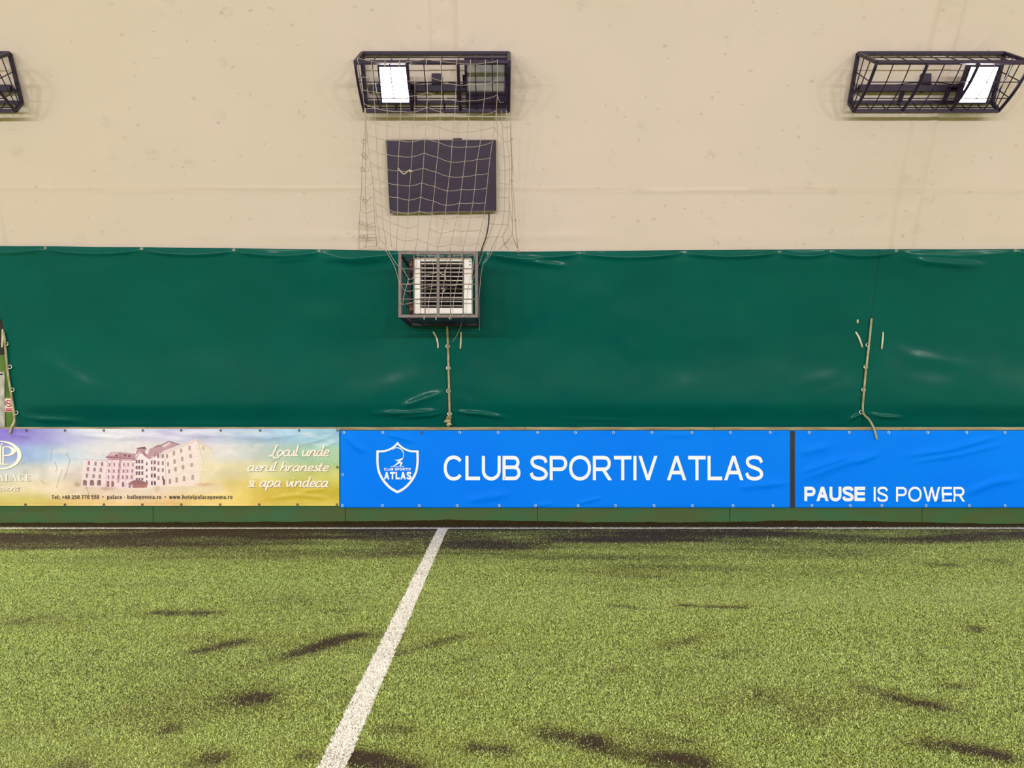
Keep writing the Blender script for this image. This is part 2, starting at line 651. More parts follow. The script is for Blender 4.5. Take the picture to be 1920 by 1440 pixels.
# ------------------------------------------------------------------ floor: turf backing with rubber infill worked into it
STREAKS = [  # pixel polylines of dark rubber streaks: points, half width in metres, strength
    ([(600, 1088), (665, 1083), (725, 1092)], .05, .25), ([(240, 1138), (270, 1138)], .07, .6),
    ([(290, 1145), (350, 1148), (410, 1151)], .07, .75), ([(355, 1140), (395, 1144)], .05, .5),
    ([(610, 1145), (665, 1147)], .06, .7), ([(670, 1146), (800, 1141), (850, 1146)], .04, .35),
    ([(340, 1228), (400, 1215), (460, 1205)], .07, .65), ([(150, 1230), (190, 1222)], .07, .6),
    ([(530, 1238), (600, 1215), (650, 1198), (700, 1188)], .09, .75), ([(520, 1235), (440, 1255)], .06, .3),
    ([(700, 1233), (800, 1213), (880, 1192)], .07, .5), ([(760, 1255), (830, 1245), (900, 1232)], .06, .45),
    ([(440, 1312), (500, 1312)], .11, .65), ([(600, 1312), (640, 1308)], .07, .45), ([(280, 1376), (320, 1372)], .09, .6),
    ([(100, 1438), (180, 1432)], .12, .7), ([(360, 1424), (425, 1432)], .10, .75), ([(570, 1425), (605, 1412)], .09, .6),
    ([(650, 1425), (740, 1438), (810, 1455)], .10, 1.0), ([(700, 1368), (790, 1374)], .07, .7),
    ([(860, 1405), (900, 1408), (960, 1412)], .08, .75), ([(840, 1305), (890, 1310)], .06, .4),
    ([(1140, 1138), (1200, 1142)], .04, .8), ([(1262, 1134), (1320, 1136), (1400, 1140)], .045, .95),
    ([(1230, 1163), (1190, 1180), (1120, 1200)], .05, .3), ([(1390, 1155), (1340, 1180), (1270, 1205), (1200, 1225)], .06, .45),
    ([(1000, 1250), (1050, 1240)], .07, .45), ([(1130, 1262), (1180, 1258)], .08, .5), ([(1330, 1235), (1400, 1220)], .06, .5),
    ([(1230, 1266), (1290, 1262), (1355, 1262)], .07, .4), ([(1610, 1188), (1640, 1180)], .08, .5), ([(1700, 1185), (1740, 1182)], .08, .5),
    ([(1820, 1180), (1850, 1186)], .10, .75), ([(1830, 1218), (1850, 1215)], .07, .45),
    ([(1600, 1283), (1660, 1295), (1720, 1315), (1800, 1332)], .07, .7), ([(1760, 1290), (1810, 1284)], .06, .6),
    ([(1490, 1355), (1550, 1345)], .08, .6), ([(1440, 1302), (1420, 1295)], .08, .4),
    ([(1010, 1370), (1050, 1378), (1100, 1385)], .10, .7), ([(1080, 1385), (1180, 1405), (1260, 1425), (1340, 1445)], .10, .9),
    ([(1160, 1365), (1210, 1380), (1310, 1395)], .06, .6), ([(1250, 1340), (1310, 1360)], .06, .6),
    ([(1430, 1395), (1460, 1400)], .08, .5), ([(1700, 1392), (1780, 1400), (1860, 1416), (1920, 1428)], .08, .85),
    ([(1730, 1057), (1790, 1058)], .12, .6), ([(1750, 1130), (1830, 1130)], .05, .4), ([(1860, 1124), (1920, 1126)], .05, .45),
    ([(970, 1108), (1060, 1105)], .05, .3), ([(1110, 1108), (1190, 1106)], .05, .35), ([(60, 1165), (10, 1165)], .12, .35),
    ([(0, 1110), (110, 1112)], .08, .2), ([(1900, 1065), (1860, 1050)], .10, .5)]


def infill(x, y):
    d = 10.0 - y                                            # distance from the boards
    v = np.exp(-(np.maximum(d - .5, 0) / 1.45) ** 2) * np.clip(.74 + .50 * vnoise(x * .4, y * 1.6, 1.5, 11, 4), .15, 1)
    v += .30 * np.clip(vnoise(x * .5, y * 1.4, 1.3, 31, 4) - .05, 0, 1) + .10 * np.clip((6.5 - y) / 2, 0, 1)
    v += .16 * np.clip(vnoise(x * .22, y * 2.4, 2.6, 41, 3), 0, 1) * np.clip((y - 5.0) / 3, 0, 1)
    v += np.exp(-((d - .1) / .16) ** 2) * .55
    st_ = np.zeros_like(v)
    for pts, w, s in STREAKS:
        fp = [onfloor(*p) for p in pts]
        wob = vnoise(x, y, 5.0, 51, 3)
        dd, t = seg_dist(x + .04 * vnoise(x, y, 3.0, 61, 3), y + .05 * vnoise(x, y, 3.0, 71, 3), fp)
        fade = np.clip(np.minimum(t, 1 - t) * 5 + .45, 0, 1)
        st_ = np.maximum(st_, .82 * s ** 1.3 * np.exp(-(dd / (w * 1.1)) ** 2) * fade * np.clip(.85 + .35 * wob, .3, 1.15))
    return np.clip(v + st_, 0, 1.05)


FX0, FX1, FY0, FY1 = -8.4, 8.4, 2.4, 10.05
fx = np.arange(FX0, FX1 + .001, .03)
fy = np.arange(FY0, FY1 + .001, .03)
FX1, FY1 = float(fx[-1]), float(fy[-1])
GX, GY = np.meshgrid(fx, fy)
GI = infill(GX, GY)
fl = grid_mesh(GX, GY, np.zeros_like(GX), 'floor', M_TURF)
a = fl.attributes.new('infill', 'FLOAT', 'POINT')
a.data.foreach_set('value', GI.astype(np.float32).ravel())
floor = link('floor', fl)
tag(floor, kind='structure')
b = MB()
for (xa, ya, xb, yb) in ((HALL_X0, -13.8, HALL_X1, FY0), (HALL_X0, FY0, FX0, 10.18), (FX1, FY0, HALL_X1, 10.18), (FX0, FY1, FX1, 10.18)):
    b.quad((xa, ya, 0), (xb, ya, 0), (xb, yb, 0), (xa, yb, 0))
tag(b.build('floor', M_TURF), kind='structure')


def lookup(x, y):
    i = np.clip(((y - FY0) / .03).astype(int), 0, GI.shape[0] - 1)
    j = np.clip(((x - FX0) / .03).astype(int), 0, GI.shape[1] - 1)
    return GI[i, j]


LINE_X, LINE_W = -.742, .122
TOUCH_Y, TOUCH_W = 9.665, .085


def on_lines(x, y):
    e = .006 * vnoise(x, y, 30, 81, 2)
    half = (np.abs(x - LINE_X + e) < LINE_W / 2) & (y < TOUCH_Y)
    touch = np.abs(y - TOUCH_Y + e) < TOUCH_W / 2
    return half, touch


def blades(x, y, hgt, wid, lean, tint, name, mats):
    n = len(x)
    az = rng.uniform(0, 2 * math.pi, n)
    la = rng.uniform(0, 2 * math.pi, n)
    ln = lean * hgt
    co = np.zeros((n, 3, 3), np.float32)
    co[:, 0] = np.stack([x - np.cos(az) * wid / 2, y - np.sin(az) * wid / 2, np.full(n, .0005)], -1)
    co[:, 1] = np.stack([x + np.cos(az) * wid / 2, y + np.sin(az) * wid / 2, np.full(n, .0005)], -1)
    co[:, 2] = np.stack([x + np.cos(la) * ln, y + np.sin(la) * ln, hgt], -1)
    me = raw_mesh(name, co.reshape(-1, 3), np.arange(n * 3).reshape(n, 3), mats)
    at = me.attributes.new('tint', 'FLOAT_COLOR', 'FACE')
    at.data.foreach_set('color', tint.astype(np.float32).ravel())
    return me


def spread(dens, y0, y1, margin=1.3):
    n = int(dens * (FX1 - FX0) * (y1 - y0))
    x = rng.uniform(FX0, FX1, n)
    y = rng.uniform(y0, y1, n)
    k = (x > -(952 / F) * y - margin) & (x < (980 / F) * y + margin) & (x > FX0) & (x < FX1)
    return x[k], y[k]


parts = [spread(30000, 2.7, 5.0), spread(19000, 5.0, 7.0), spread(12000, 7.0, 9.93)]
bx = np.concatenate([p[0] for p in parts])
by = np.concatenate([p[1] for p in parts])
wear = lookup(bx, by)
half, touch = on_lines(bx, by)
keep = rng.uniform(0, 1, len(bx)) > np.clip(wear * .9 - .15, 0, .70)
bx, by, wear, half, touch = bx[keep], by[keep], wear[keep], half[keep], touch[keep]
n = len(bx)
far = np.clip((by - 3) / 6, 0, 1)
hgt = rng.uniform(.005, .0135, n) * (1 - .4 * np.clip(wear, 0, 1))
wid = rng.uniform(.0022, .0038, n) * (1 + .75 * far)
g = rng.uniform(0, 1, n)[:, None]
cA, cB, cC = np.array(srgb(148, 176, 84)), np.array(srgb(232, 252, 166)), np.array(srgb(40, 42, 18))
tint = cA * (1 - g) + cB * g
dk = rng.uniform(0, 1, n) < .34
tint[dk] = cC
pale = np.clip(vnoise(bx * .5, by, .7, 91, 3), 0, 1)[:, None] * .25
tint = tint * (1 - pale) + np.array(srgb(196, 206, 140)) * pale
dirt = np.clip(wear * 1.5 - .25 + rng.uniform(-.6, .45, n), 0, .94)[:, None]
tint = tint * (1 - dirt) + np.array(srgb(58, 46, 36)) * dirt
white = half | touch
gm = ~white
me = blades(bx[gm], by[gm], hgt[gm], wid[gm], rng.uniform(.2, 1.3, gm.sum()), tint[gm], 'turf_fibres', M_FIBRE)
o = link('turf_fibres', me)
tag(o, 'short yellow green artificial turf fibres covering the whole pitch floor', 'turf', kind='stuff')

wt = np.array(srgb(255, 254, 250)) * rng.uniform(.9, 1.0, n)[:, None]
wd = (rng.uniform(0, 1, n)[:, None] < dirt * .45 + .06)
wt = np.where(wd, np.array(srgb(84, 76, 68)), wt)
wt[:, 3] = 1


def line_thing(name, sel, rects, label):
    # white strip woven into the turf: a backing strip, ragged along its edges, with upright white fibres
    b = MB()
    for (x0, y0, x1, y1, along_y) in rects:
        nseg = int((y1 - y0 if along_y else x1 - x0) / .02)
        for i in range(nseg):
            j0, j1, j2, j3 = (random.uniform(-.006, .006) for _ in range(4))
            if along_y:
                ya, yb = y0 + (y1 - y0) * i / nseg, y0 + (y1 - y0) * (i + 1) / nseg
                b.quad((x0 + j0, ya, .003), (x1 + j1, ya, .003), (x1 + j2, yb, .003), (x0 + j3, yb, .003))
            else:
                xa, xb = x0 + (x1 - x0) * i / nseg, x0 + (x1 - x0) * (i + 1) / nseg
                b.quad((xa, y0 + j0, .003), (xb, y0 + j1, .003), (xb, y1 + j2, .003), (xa, y1 + j3, .003))
    base = b.build(name, M_LINEBASE)
    me = blades(bx[sel], by[sel], hgt[sel] * 1.0 + .003, wid[sel] * 1.25, rng.uniform(.2, 1.3, sel.sum()), wt[sel], 'white_fibres', M_FIBRE)
    f = link('white_fibres', me, base)
    tag(f, kind='stuff')
    tag(base, label, 'pitch line')
    return base


def linebase_mat():
    m = mat('white_turf', srgb(244, 242, 236), .8, spec=.15, color2=srgb(150, 144, 136), scale=60)
    return m


M_LINEBASE = linebase_mat()
# where black rubber has worked over the white line the fibres are sparser
line_thing('halfway_line', half & ~touch, [(LINE_X - LINE_W / 2, 2.45, LINE_X + LINE_W / 2, TOUCH_Y - TOUCH_W / 2, True)],
           'broad white line running over the turf from the viewer to the boards')
line_thing('touchline', touch, [(FX0, TOUCH_Y - TOUCH_W / 2, FX1, TOUCH_Y + TOUCH_W / 2, False)],
           'thin white line along the foot of the green boards')

# ------------------------------------------------------------------ rubber granulate swept against the boards
BD = 10.0                                                  # face of the perimeter boards
prof = [(-200, 980), (0, 980.5), (200, 980), (340, 979), (560, 978.5), (650, 977.5), (760, 976), (840, 974.5), (930, 975.5), (1000, 977),
        (1140, 979.5), (1300, 979), (1450, 977), (1560, 976.5), (1680, 978), (1760, 980.5), (1920, 983), (2100, 982)]
gx = np.arange(FX0, FX1, .02)
gp = gx / BD * F + CX
top = (982.7 - np.interp(gp, [p[0] for p in prof], [p[1] for p in prof])) / F * BD
top = np.maximum(top + .006 * vnoise(gx, gx * 0, 6, 3, 3), .006)
prof_t = np.array([0, .25, .5, .75, 1.0])
X = np.repeat(gx[None], 5, 0)
Y = BD - (.05 + .16 * (1 - prof_t))[:, None] - np.zeros_like(X) + .05
Z = top[None] * (prof_t ** 1.6)[:, None] + .003 * np.abs(vnoise(X, Y * 3, 25, 5, 2))
Z[0] = 0.0
Y[-1] = BD - .002
me = grid_mesh(X, Y, Z, 'rubber_infill', M_DIRT)
tag(link('rubber_infill', me, None, True), 'dark brown rubber granulate swept against the foot of the green boards', 'granulate', kind='stuff')

# ------------------------------------------------------------------ perimeter boards
SC = F / BD                                                # pixels per metre on the boards
root = thing('perimeter_board', 'long low green painted board wall that carries the banners', 'board wall', (0, BD, 0))
x = .465 - 2.5 * 4
while x < 8.5:
    b = MB()
    b.box((x + .003, BD, 0.0), (x + 2.497, BD + .03, 1.228))
    b.build('panel', M_BOARD, root, bevel=.002)
    x += 2.5
b = MB()
xa = -9.5
for i in range(8):
    b.box((xa + .002, BD - .02, 1.226), (xa + 2.448, BD + .04, 1.262))
    xa += 2.45
rail = b.build('top_rail', M_RAIL, root, bevel=.003)
tag(rail, 'weathered bare wood rail')

# ------------------------------------------------------------------ green curtains
CT = 10.13


def zy(py, d):
    return EYE - (py - CY) / F * d


TOPX = [(-300, 459), (0, 460.5), (260, 463), (440, 465), (620, 467.5), (760, 470), (980, 471.5), (1120, 470), (1285, 468.5), (1560, 467), (1920, 466.5), (2200, 466)]
FIX = [-90, 85, 266, 438, 598, 750, 915, 1088, 1284, 1462, 1560, 1682, 1905, 2080]
xr = np.array([onmem(p[0], p[1], .06)[0] for p in TOPX])
zr = np.array([onmem(p[0], p[1], .06)[2] for p in TOPX])
FIXX = np.array([onmem(p, 470, .06)[0] for p in FIX])
ROPES = [[(7, 622), (9, 640), (15, 700), (22, 745), (26, 772), (27, 790), (22, 800), (18, 813)],
         [(838, 610), (840, 648), (841, 690), (842, 733), (843, 772), (844, 786), (840, 792), (841, 800)],
         [(1634, 597), (1629, 648), (1624, 690), (1620, 732), (1618, 772), (1629, 786), (1637, 800), (1641, 812), (1644, 824)]]


def seam_x(k, z):
    pts = [onmem(p[0], p[1], .06) for p in ROPES[k][:5]]
    zz = [p[2] for p in pts][::-1]
    xx = [p[0] for p in pts][::-1]
    return np.interp(z, zz, xx)


def wp(pts, off=.06):
    return [(onmem(p[0], p[1], off)[0], onmem(p[0], p[1], off)[2]) for p in pts]


FOLDS = [  # pixel polyline, width m, height m (towards the hall)
    ([(1068, 500), (1000, 492), (950, 486), (905, 477)], .030, .022), ([(1060, 480), (980, 477), (920, 474)], .02, .012),
    ([(598, 484), (660, 486), (705, 481), (748, 474)], .035, .024), ([(640, 492), (700, 489), (745, 482)], .03, .012),
    ([(1688, 480), (1740, 491), (1800, 496), (1860, 498)], .035, .022),
    ([(505, 488), (540, 486), (590, 482)], .03, .010),
    ([(60, 655), (110, 690), (170, 722), (240, 745)], .05, .016), ([(90, 700), (140, 735), (200, 752)], .07, .016),
    ([(60, 640), (100, 680), (150, 715)], .12, .02),
    ([(690, 740), (760, 710), (820, 688)], .07, .018), ([(640, 745), (720, 735), (800, 715)], .08, .016), ([(740, 770), (790, 750), (835, 735)], .04, .012),
    ([(660, 700), (740, 680), (800, 668)], .10, .018), ([(690, 775), (770, 775), (835, 770)], .03, .022), ([(740, 785), (800, 780), (838, 775)], .018, .02),
    ([(848, 772), (900, 776), (960, 785)], .025, .022), ([(846, 740), (900, 765)], .04, .014), ([(850, 700), (930, 740), (980, 760)], .08, .014),
    ([(950, 660), (1010, 690), (1040, 705)], .10, .016), ([(1000, 590), (1040, 570)], .12, .012), ([(990, 640), (1040, 680)], .06, .012),
    ([(1672, 645), (1720, 668), (1775, 682), (1830, 687)], .045, .020), ([(1665, 640), (1700, 668), (1750, 688)], .05, .014),
    ([(1680, 695), (1730, 718), (1800, 745)], .08, .016), ([(1640, 735), (1720, 745), (1790, 756)], .05, .012),
    ([(1470, 732), (1530, 715), (1590, 700)], .06, .018), ([(1490, 755), (1550, 735), (1600, 720)], .05, .014), ([(1590, 765), (1615, 735)], .03, .016),
    ([(1590, 790), (1605, 780), (1618, 773)], .018, .024), ([(1624, 774), (1650, 781), (1700, 784)], .02, .022),
    ([(1040, 785), (1200, 790)], .02, .008), ([(30, 782), (80, 787), (170, 790)], .03, .018),
    ([(790, 555), (780, 640)], .10, .014), ([(905, 560), (915, 640)], .10, .014), ([(960, 520), (975, 640)], .12, .012), ([(690, 520), (680, 640)], .12, .012),
    ([(430, 560), (520, 660), (600, 700)], .18, .016), ([(1180, 540), (1250, 640)], .2, .014), ([(1400, 560), (1500, 640)], .2, .014),
    ([(300, 620), (420, 680)], .15, .014)]


def curtain_y(X, Z):
    zt = np.interp(X, xr, zr)
    base = mem_d(Z) - .055
    base = np.where(Z < 1.55, np.minimum(base, CT - .07), base)
    o = .018 * vnoise(X * .6, Z, .8, 101, 3) + .006 * vnoise(X, Z, 2.2, 111, 2)
    o = o * np.clip((zt - Z) / .35, 0, 1)
    for pts, w, h in FOLDS:
        d, t = seg_dist(X, Z, wp(pts))
        up, low = pts[0][1] < 505, pts[0][1] > 766
        k_ = 1.8 if up else 2.2 if low else .42
        w = w * (1.15 if up or low else 1.8)
        o = o + k_ * h * np.exp(-(d / w) ** 2) * np.clip(np.minimum(t, 1 - t) * 3, .0, 1)
    # swags between the fixings along the top hem
    i = np.clip(np.searchsorted(FIXX, X) - 1, 0, len(FIXX) - 2)
    u = np.clip((X - FIXX[i]) / (FIXX[i + 1] - FIXX[i]), 0, 1)
    sag = 4 * u * (1 - u)
    s = zt - Z
    weak = np.array([.3 if p_ in (598, 750, 1682) else 1.0 for p_ in FIX])[i]
    o = o + .030 * weak * np.exp(-((s - .035 - .05 * sag) / .022) ** 2) * np.clip(sag * 2, 0, 1)
    o = o - .016 * np.exp(-((s - .005) / .02) ** 2) * sag
    o = o + .007 * vnoise(X, Z * 2.5, 2.6, 151, 2) * np.exp(-(s / .13) ** 2)
    near = np.exp(-((X - FIXX[i]) / .05) ** 2) + np.exp(-((X - FIXX[i + 1]) / .05) ** 2)
    o = o - .012 * near * np.exp(-(s / .06) ** 2)
    # belly above the hem, then tucked in behind the rail
    pin = np.zeros_like(X)
    for k in range(3):
        pin = np.maximum(pin, np.exp(-((X - seam_x(k, Z)) / .3) ** 2))
    h = Z - 1.25
    bel = .06 * (1 - .75 * pin) * (1 + .3 * vnoise(X, X * 0, .7, 121, 2))
    o = o + bel * np.exp(-((h - .34) / np.where(h > .34, .5, .2)) ** 2)
    cut = np.clip((h - .0) / .34, 0, 1)
    y = base - o
    tuck = CT - .035
    cut = 1 - (1 - cut) ** 2.2
    y = y * cut + tuck * (1 - cut)
    return np.minimum(y, mem_d(Z) - .02)


def curtain_sheet(lo, hi, z0, ztop_fn, nz=150, dx=.02, over=0.0):
    v = np.linspace(0, 1, nz)
    width = 0
    zs = np.linspace(z0, 3.6, 8)
    for z in zs:
        width = max(width, float(np.max(hi(z) - lo(z))))
    nu = max(int(width / dx), 4)
    u = np.linspace(0, 1, nu)
    U, V = np.meshgrid(u, v)
    Z = z0 + (3.53 - z0) * V
    for _ in range(3):
        X = lo(Z) + (hi(Z) - lo(Z)) * U
        Z = z0 + (ztop_fn(X) - z0) * V
    X = lo(Z) + (hi(Z) - lo(Z)) * U
    return X, curtain_y(X, Z) - over, Z


ztop = lambda X: np.interp(X, xr, zr)
zsplit = onmem(7, 600, .06)[2]
x_split = float(seam_x(0, zsplit))
LEFTLIM, RIGHTLIM = -8.3, 8.3
lo_a = lambda z: np.where(np.asarray(z) > zsplit, x_split, seam_x(0, z))
s1 = lambda z: seam_x(1, z)
s2 = lambda z: seam_x(2, z)
cst = lambda c: (lambda z: np.asarray(z) * 0 + c)


def curtain(name, sheets, label):
    ob = None
    allco, allf, nb = [], [], 0
    for (X, Y, Z) in sheets:
        h, w = X.shape
        i = np.arange(h * w).reshape(h, w) + nb
        allf.append(np.stack([i[:-1, :-1], i[:-1, 1:], i[1:, 1:], i[1:, :-1]], -1).reshape(-1, 4))
        allco.append(np.stack([X, Y, Z], -1).reshape(-1, 3))
        nb += h * w
    me = raw_mesh(name, np.concatenate(allco), np.concatenate(allf), M_GREEN)
    ob = link(name, me, None, True)
    so = ob.modifiers.new('thickness', 'SOLIDIFY')
    so.thickness = .003
    so.offset = -1
    return tag(ob, label, 'curtain', 'green vinyl curtains')


over = lambda f, e: (lambda z: f(z) + e)
cur_a = curtain('vinyl_curtain', [curtain_sheet(lo_a, s1, 1.25, ztop),
                                  curtain_sheet(cst(LEFTLIM), over(cst(x_split), .001), zsplit, ztop, 60)],
                'green vinyl curtain panel above the pale hotel banner, left of the heater')
cur_b = curtain('vinyl_curtain', [curtain_sheet(over(s1, -.0), s2, 1.25, ztop, over=.004)],
                'middle green vinyl curtain panel right of the heater, above the big club lettering')
cur_c = curtain('vinyl_curtain', [curtain_sheet(s2, cst(RIGHTLIM), 1.25, ztop)],
                'green vinyl curtain panel at the right edge, beyond the second laced seam')


def on_curtain(px, py, off=.02):
    x, y, z = onmem(px, py, .07)
    for _ in range(4):
        y = float(curtain_y(np.array([x]), np.array([z]))[0]) - off
        x, y, z = P(px, py, y)
    return (x, y, z)


# fixings along the top hem, rings and loose straps belong to the curtains
def owner(px):
    return cur_a if px < 840 else cur_b if px < 1625 else cur_c


for p in FIX:
    if -40 < p < 1960:
        z = float(np.interp(onmem(p, 468, .06)[0], xr, zr)) - .02
        xx = onmem(p, 468, .06)[0]
        yy = float(curtain_y(np.array([xx]), np.array([z]))[0])
        b = MB()
        b.ring((xx, yy - .004, z), (0, -1, .2), .013, .004, 10, 5)
        tag(b.build('hem_eyelet', M_RING, owner(p), True))
RINGS = [[(11.5, 645), (18.5, 688), (23, 731), (30, 774)], [(839.5, 649), (840.5, 690), (841, 733), (843, 776)],
         [(1627, 647), (1623, 688), (1619, 731), (1614.5, 773)]]
for k, rs in enumerate(RINGS):
    for (px, py) in rs:
        b = MB()
        b.ring(on_curtain(px, py, .02), (0.1, -1, .15), .024, .0065, 14, 6)
        b.build('lacing_ring', M_RING, (cur_a, cur_b, cur_c)[0 if k == 0 else k], True)
for pts, own in (([(812, 622), (818, 632), (821, 645), (821, 653)], cur_a), ([(864.5, 622), (864, 640), (863, 654)], cur_b),
                 ([(1604, 622), (1611, 634), (1617, 652)], cur_b), ([(1656, 622), (1654.5, 640), (1653, 655)], cur_c),
                 ([(5, 617), (4.8, 634), (4, 652)], cur_a), ([(1608, 599), (1608, 606)], cur_b)):
    b = MB()
    q = [on_curtain(p[0], p[1], .016) for p in catmull(pts, 4)]
    b.tube(q, [.006] + [.0115] * (len(q) - 2) + [.008], 8)
    tag(b.build('loose_strap', M_STRAP, own, True), 'pale strap end')

LAB_R = ['beige lacing rope down the curtain edge at the far left of the picture',
         'beige lacing rope hanging straight down the seam below the caged heater',
         'slanting beige lacing rope whose tail kicks out over the blue banner']
for k, pts in enumerate(ROPES):
    q = []
    for (px, py) in catmull(pts, 5):
        if py < 776:
            q.append(on_curtain(px, py, .026))
        else:
            t = min((py - 776) / 22.0, 1)
            a = on_curtain(px, 776, .026)[1]
            q.append(P(px, py, a * (1 - t) + 9.955 * t if k != 1 else a * (1 - t) + 10.02 * t))
    b = MB()
    b.tube(q, .0145, 8)
    if k == 1:                                              # the knot above the rail
        for kk, (px, py, r) in enumerate(((842, 783, .03), (839, 790, .036), (842, 796, .026))):
            c = Vector(P(px, py, 10.0))
            b.tube([c + Vector((dx, 0, dz)) for dx, dz in ((-r * 1.2, -.012), (-.5 * r, .004), (.5 * r, .008), (r * 1.2, -.006))], [.010, .022, .022, .010], 8)
    tag(b.build('lacing_rope', M_ROPE, None, True), LAB_R[k], 'rope', 'lacing ropes of the green curtains')

# ------------------------------------------------------------------ what shows behind the curtain at the far left
LY = 10.045


def slab(b, px0, py0, px1, py1, d0, th, m=0):
    (xa, _, za), (xb, _, zb) = P(px0, py0, d0), P(px1, py1, d0)
    b.box((min(xa, xb), d0, min(za, zb)), (max(xa, xb), d0 + th, max(za, zb)), m)


def leaning(b, quad, off, th):
    """board lying on the sloping membrane: four pixel corners (clockwise from top left), clearance of its face, thickness"""
    q = [onmem(px, py, off) for px, py in quad]
    r = [(x_, y_ + th, z_) for x_, y_, z_ in q]
    b.hexa([r[3], r[2], q[2], q[3], r[0], r[1], q[1], q[0]])


def rq(x0, y0, x1, y1):
    return [(x0, y0), (x1, y0), (x1, y1), (x0, y1)]


b = MB()
leaning(b, [(-420, 666), (13, 666), (29, 804), (-420, 804)], .030, .012)
root = b.build('wooden_boarding', M_PLANK)
tag(root, 'faded green wooden boarding showing behind the curtain edge at the far left', 'boarding')
b = MB()
leaning(b, rq(-70, 697, 8.5, 804), .042, .011)
door = b.build('wooden_hatch', M_GREY)
tag(door, 'flaking white hatch cut off by the left edge, over green boarding', 'hatch')
for q in (rq(6.6, 697, 8.5, 804), rq(-70, 697, 6.5, 699), rq(-70, 709, 5, 712)):
    b = MB()
    leaning(b, q, .048, .0055)
    b.build('frame_strip', M_GREY, door)
b = MB()
leaning(b, rq(-2, 700.5, 4.2, 703), .047, .0045)
b.build('slot', M_BLACKP, door)
b = MB()
leaning(b, [(-420, 590), (7.5, 590), (12, 665), (-420, 665)], .034, .012)  # flat black sheet in place of the darkness of the opening
tag(b.build('dark_opening_sheet', M_BLACKP), 'black sheet standing in for the dark opening above the green boarding at the far left edge', 'panel')
b = MB()
leaning(b, rq(9.2, 747, 23.5, 772), .0445, .0035)
sign = b.build('no_smoking_sign', M_SIGNW)
tag(sign, 'small white and red no smoking sign half hidden behind the left rope', 'sign')
b = MB()
c = onmem(16.4, 756.5, .0465)
b.ring(c, (0, -1, -.12), .040, .006, 20, 4)
b.bar((c[0] - .028, c[1] - .003, c[2] + .028), (c[0] + .028, c[1] + .003, c[2] - .028), .01, .004)
b.build('prohibition_ring', M_RED, sign)
b = MB()
b.box((c[0] - .024, c[1] - .001, c[2] - .006), (c[0] + .024, c[1] + .003, c[2] + .006))
b.build('cigarette', M_BLACKP, sign)
for k, (xa, xb, ya, yb) in enumerate(((10.5, 22.5, 765.6, 767.6), (10.5, 22.5, 768.4, 770.8))):
    b = MB()
    leaning(b, rq(xa, ya, xb, yb), .046, .002)
    b.build('red_band', M_RED, sign)

# ------------------------------------------------------------------ text and flat print helpers
FONT_DIR = bpy.utils.system_resource('DATAFILES', path='fonts') or ''


def font(fn):
    p = os.path.join(FONT_DIR, fn)
    try:
        return bpy.data.fonts.load(p, check_existing=True) if os.path.exists(p) else None
    except Exception:
        return None


SANS, MATHF = font('Noto Sans CJK Regular.woff2'), font('NotoSansMath-Regular.woff2')


def serif(s):
    return ''.join(chr(0x1D400 + ord(c) - 65) if 'A' <= c <= 'Z' else c for c in s) if MATHF else s


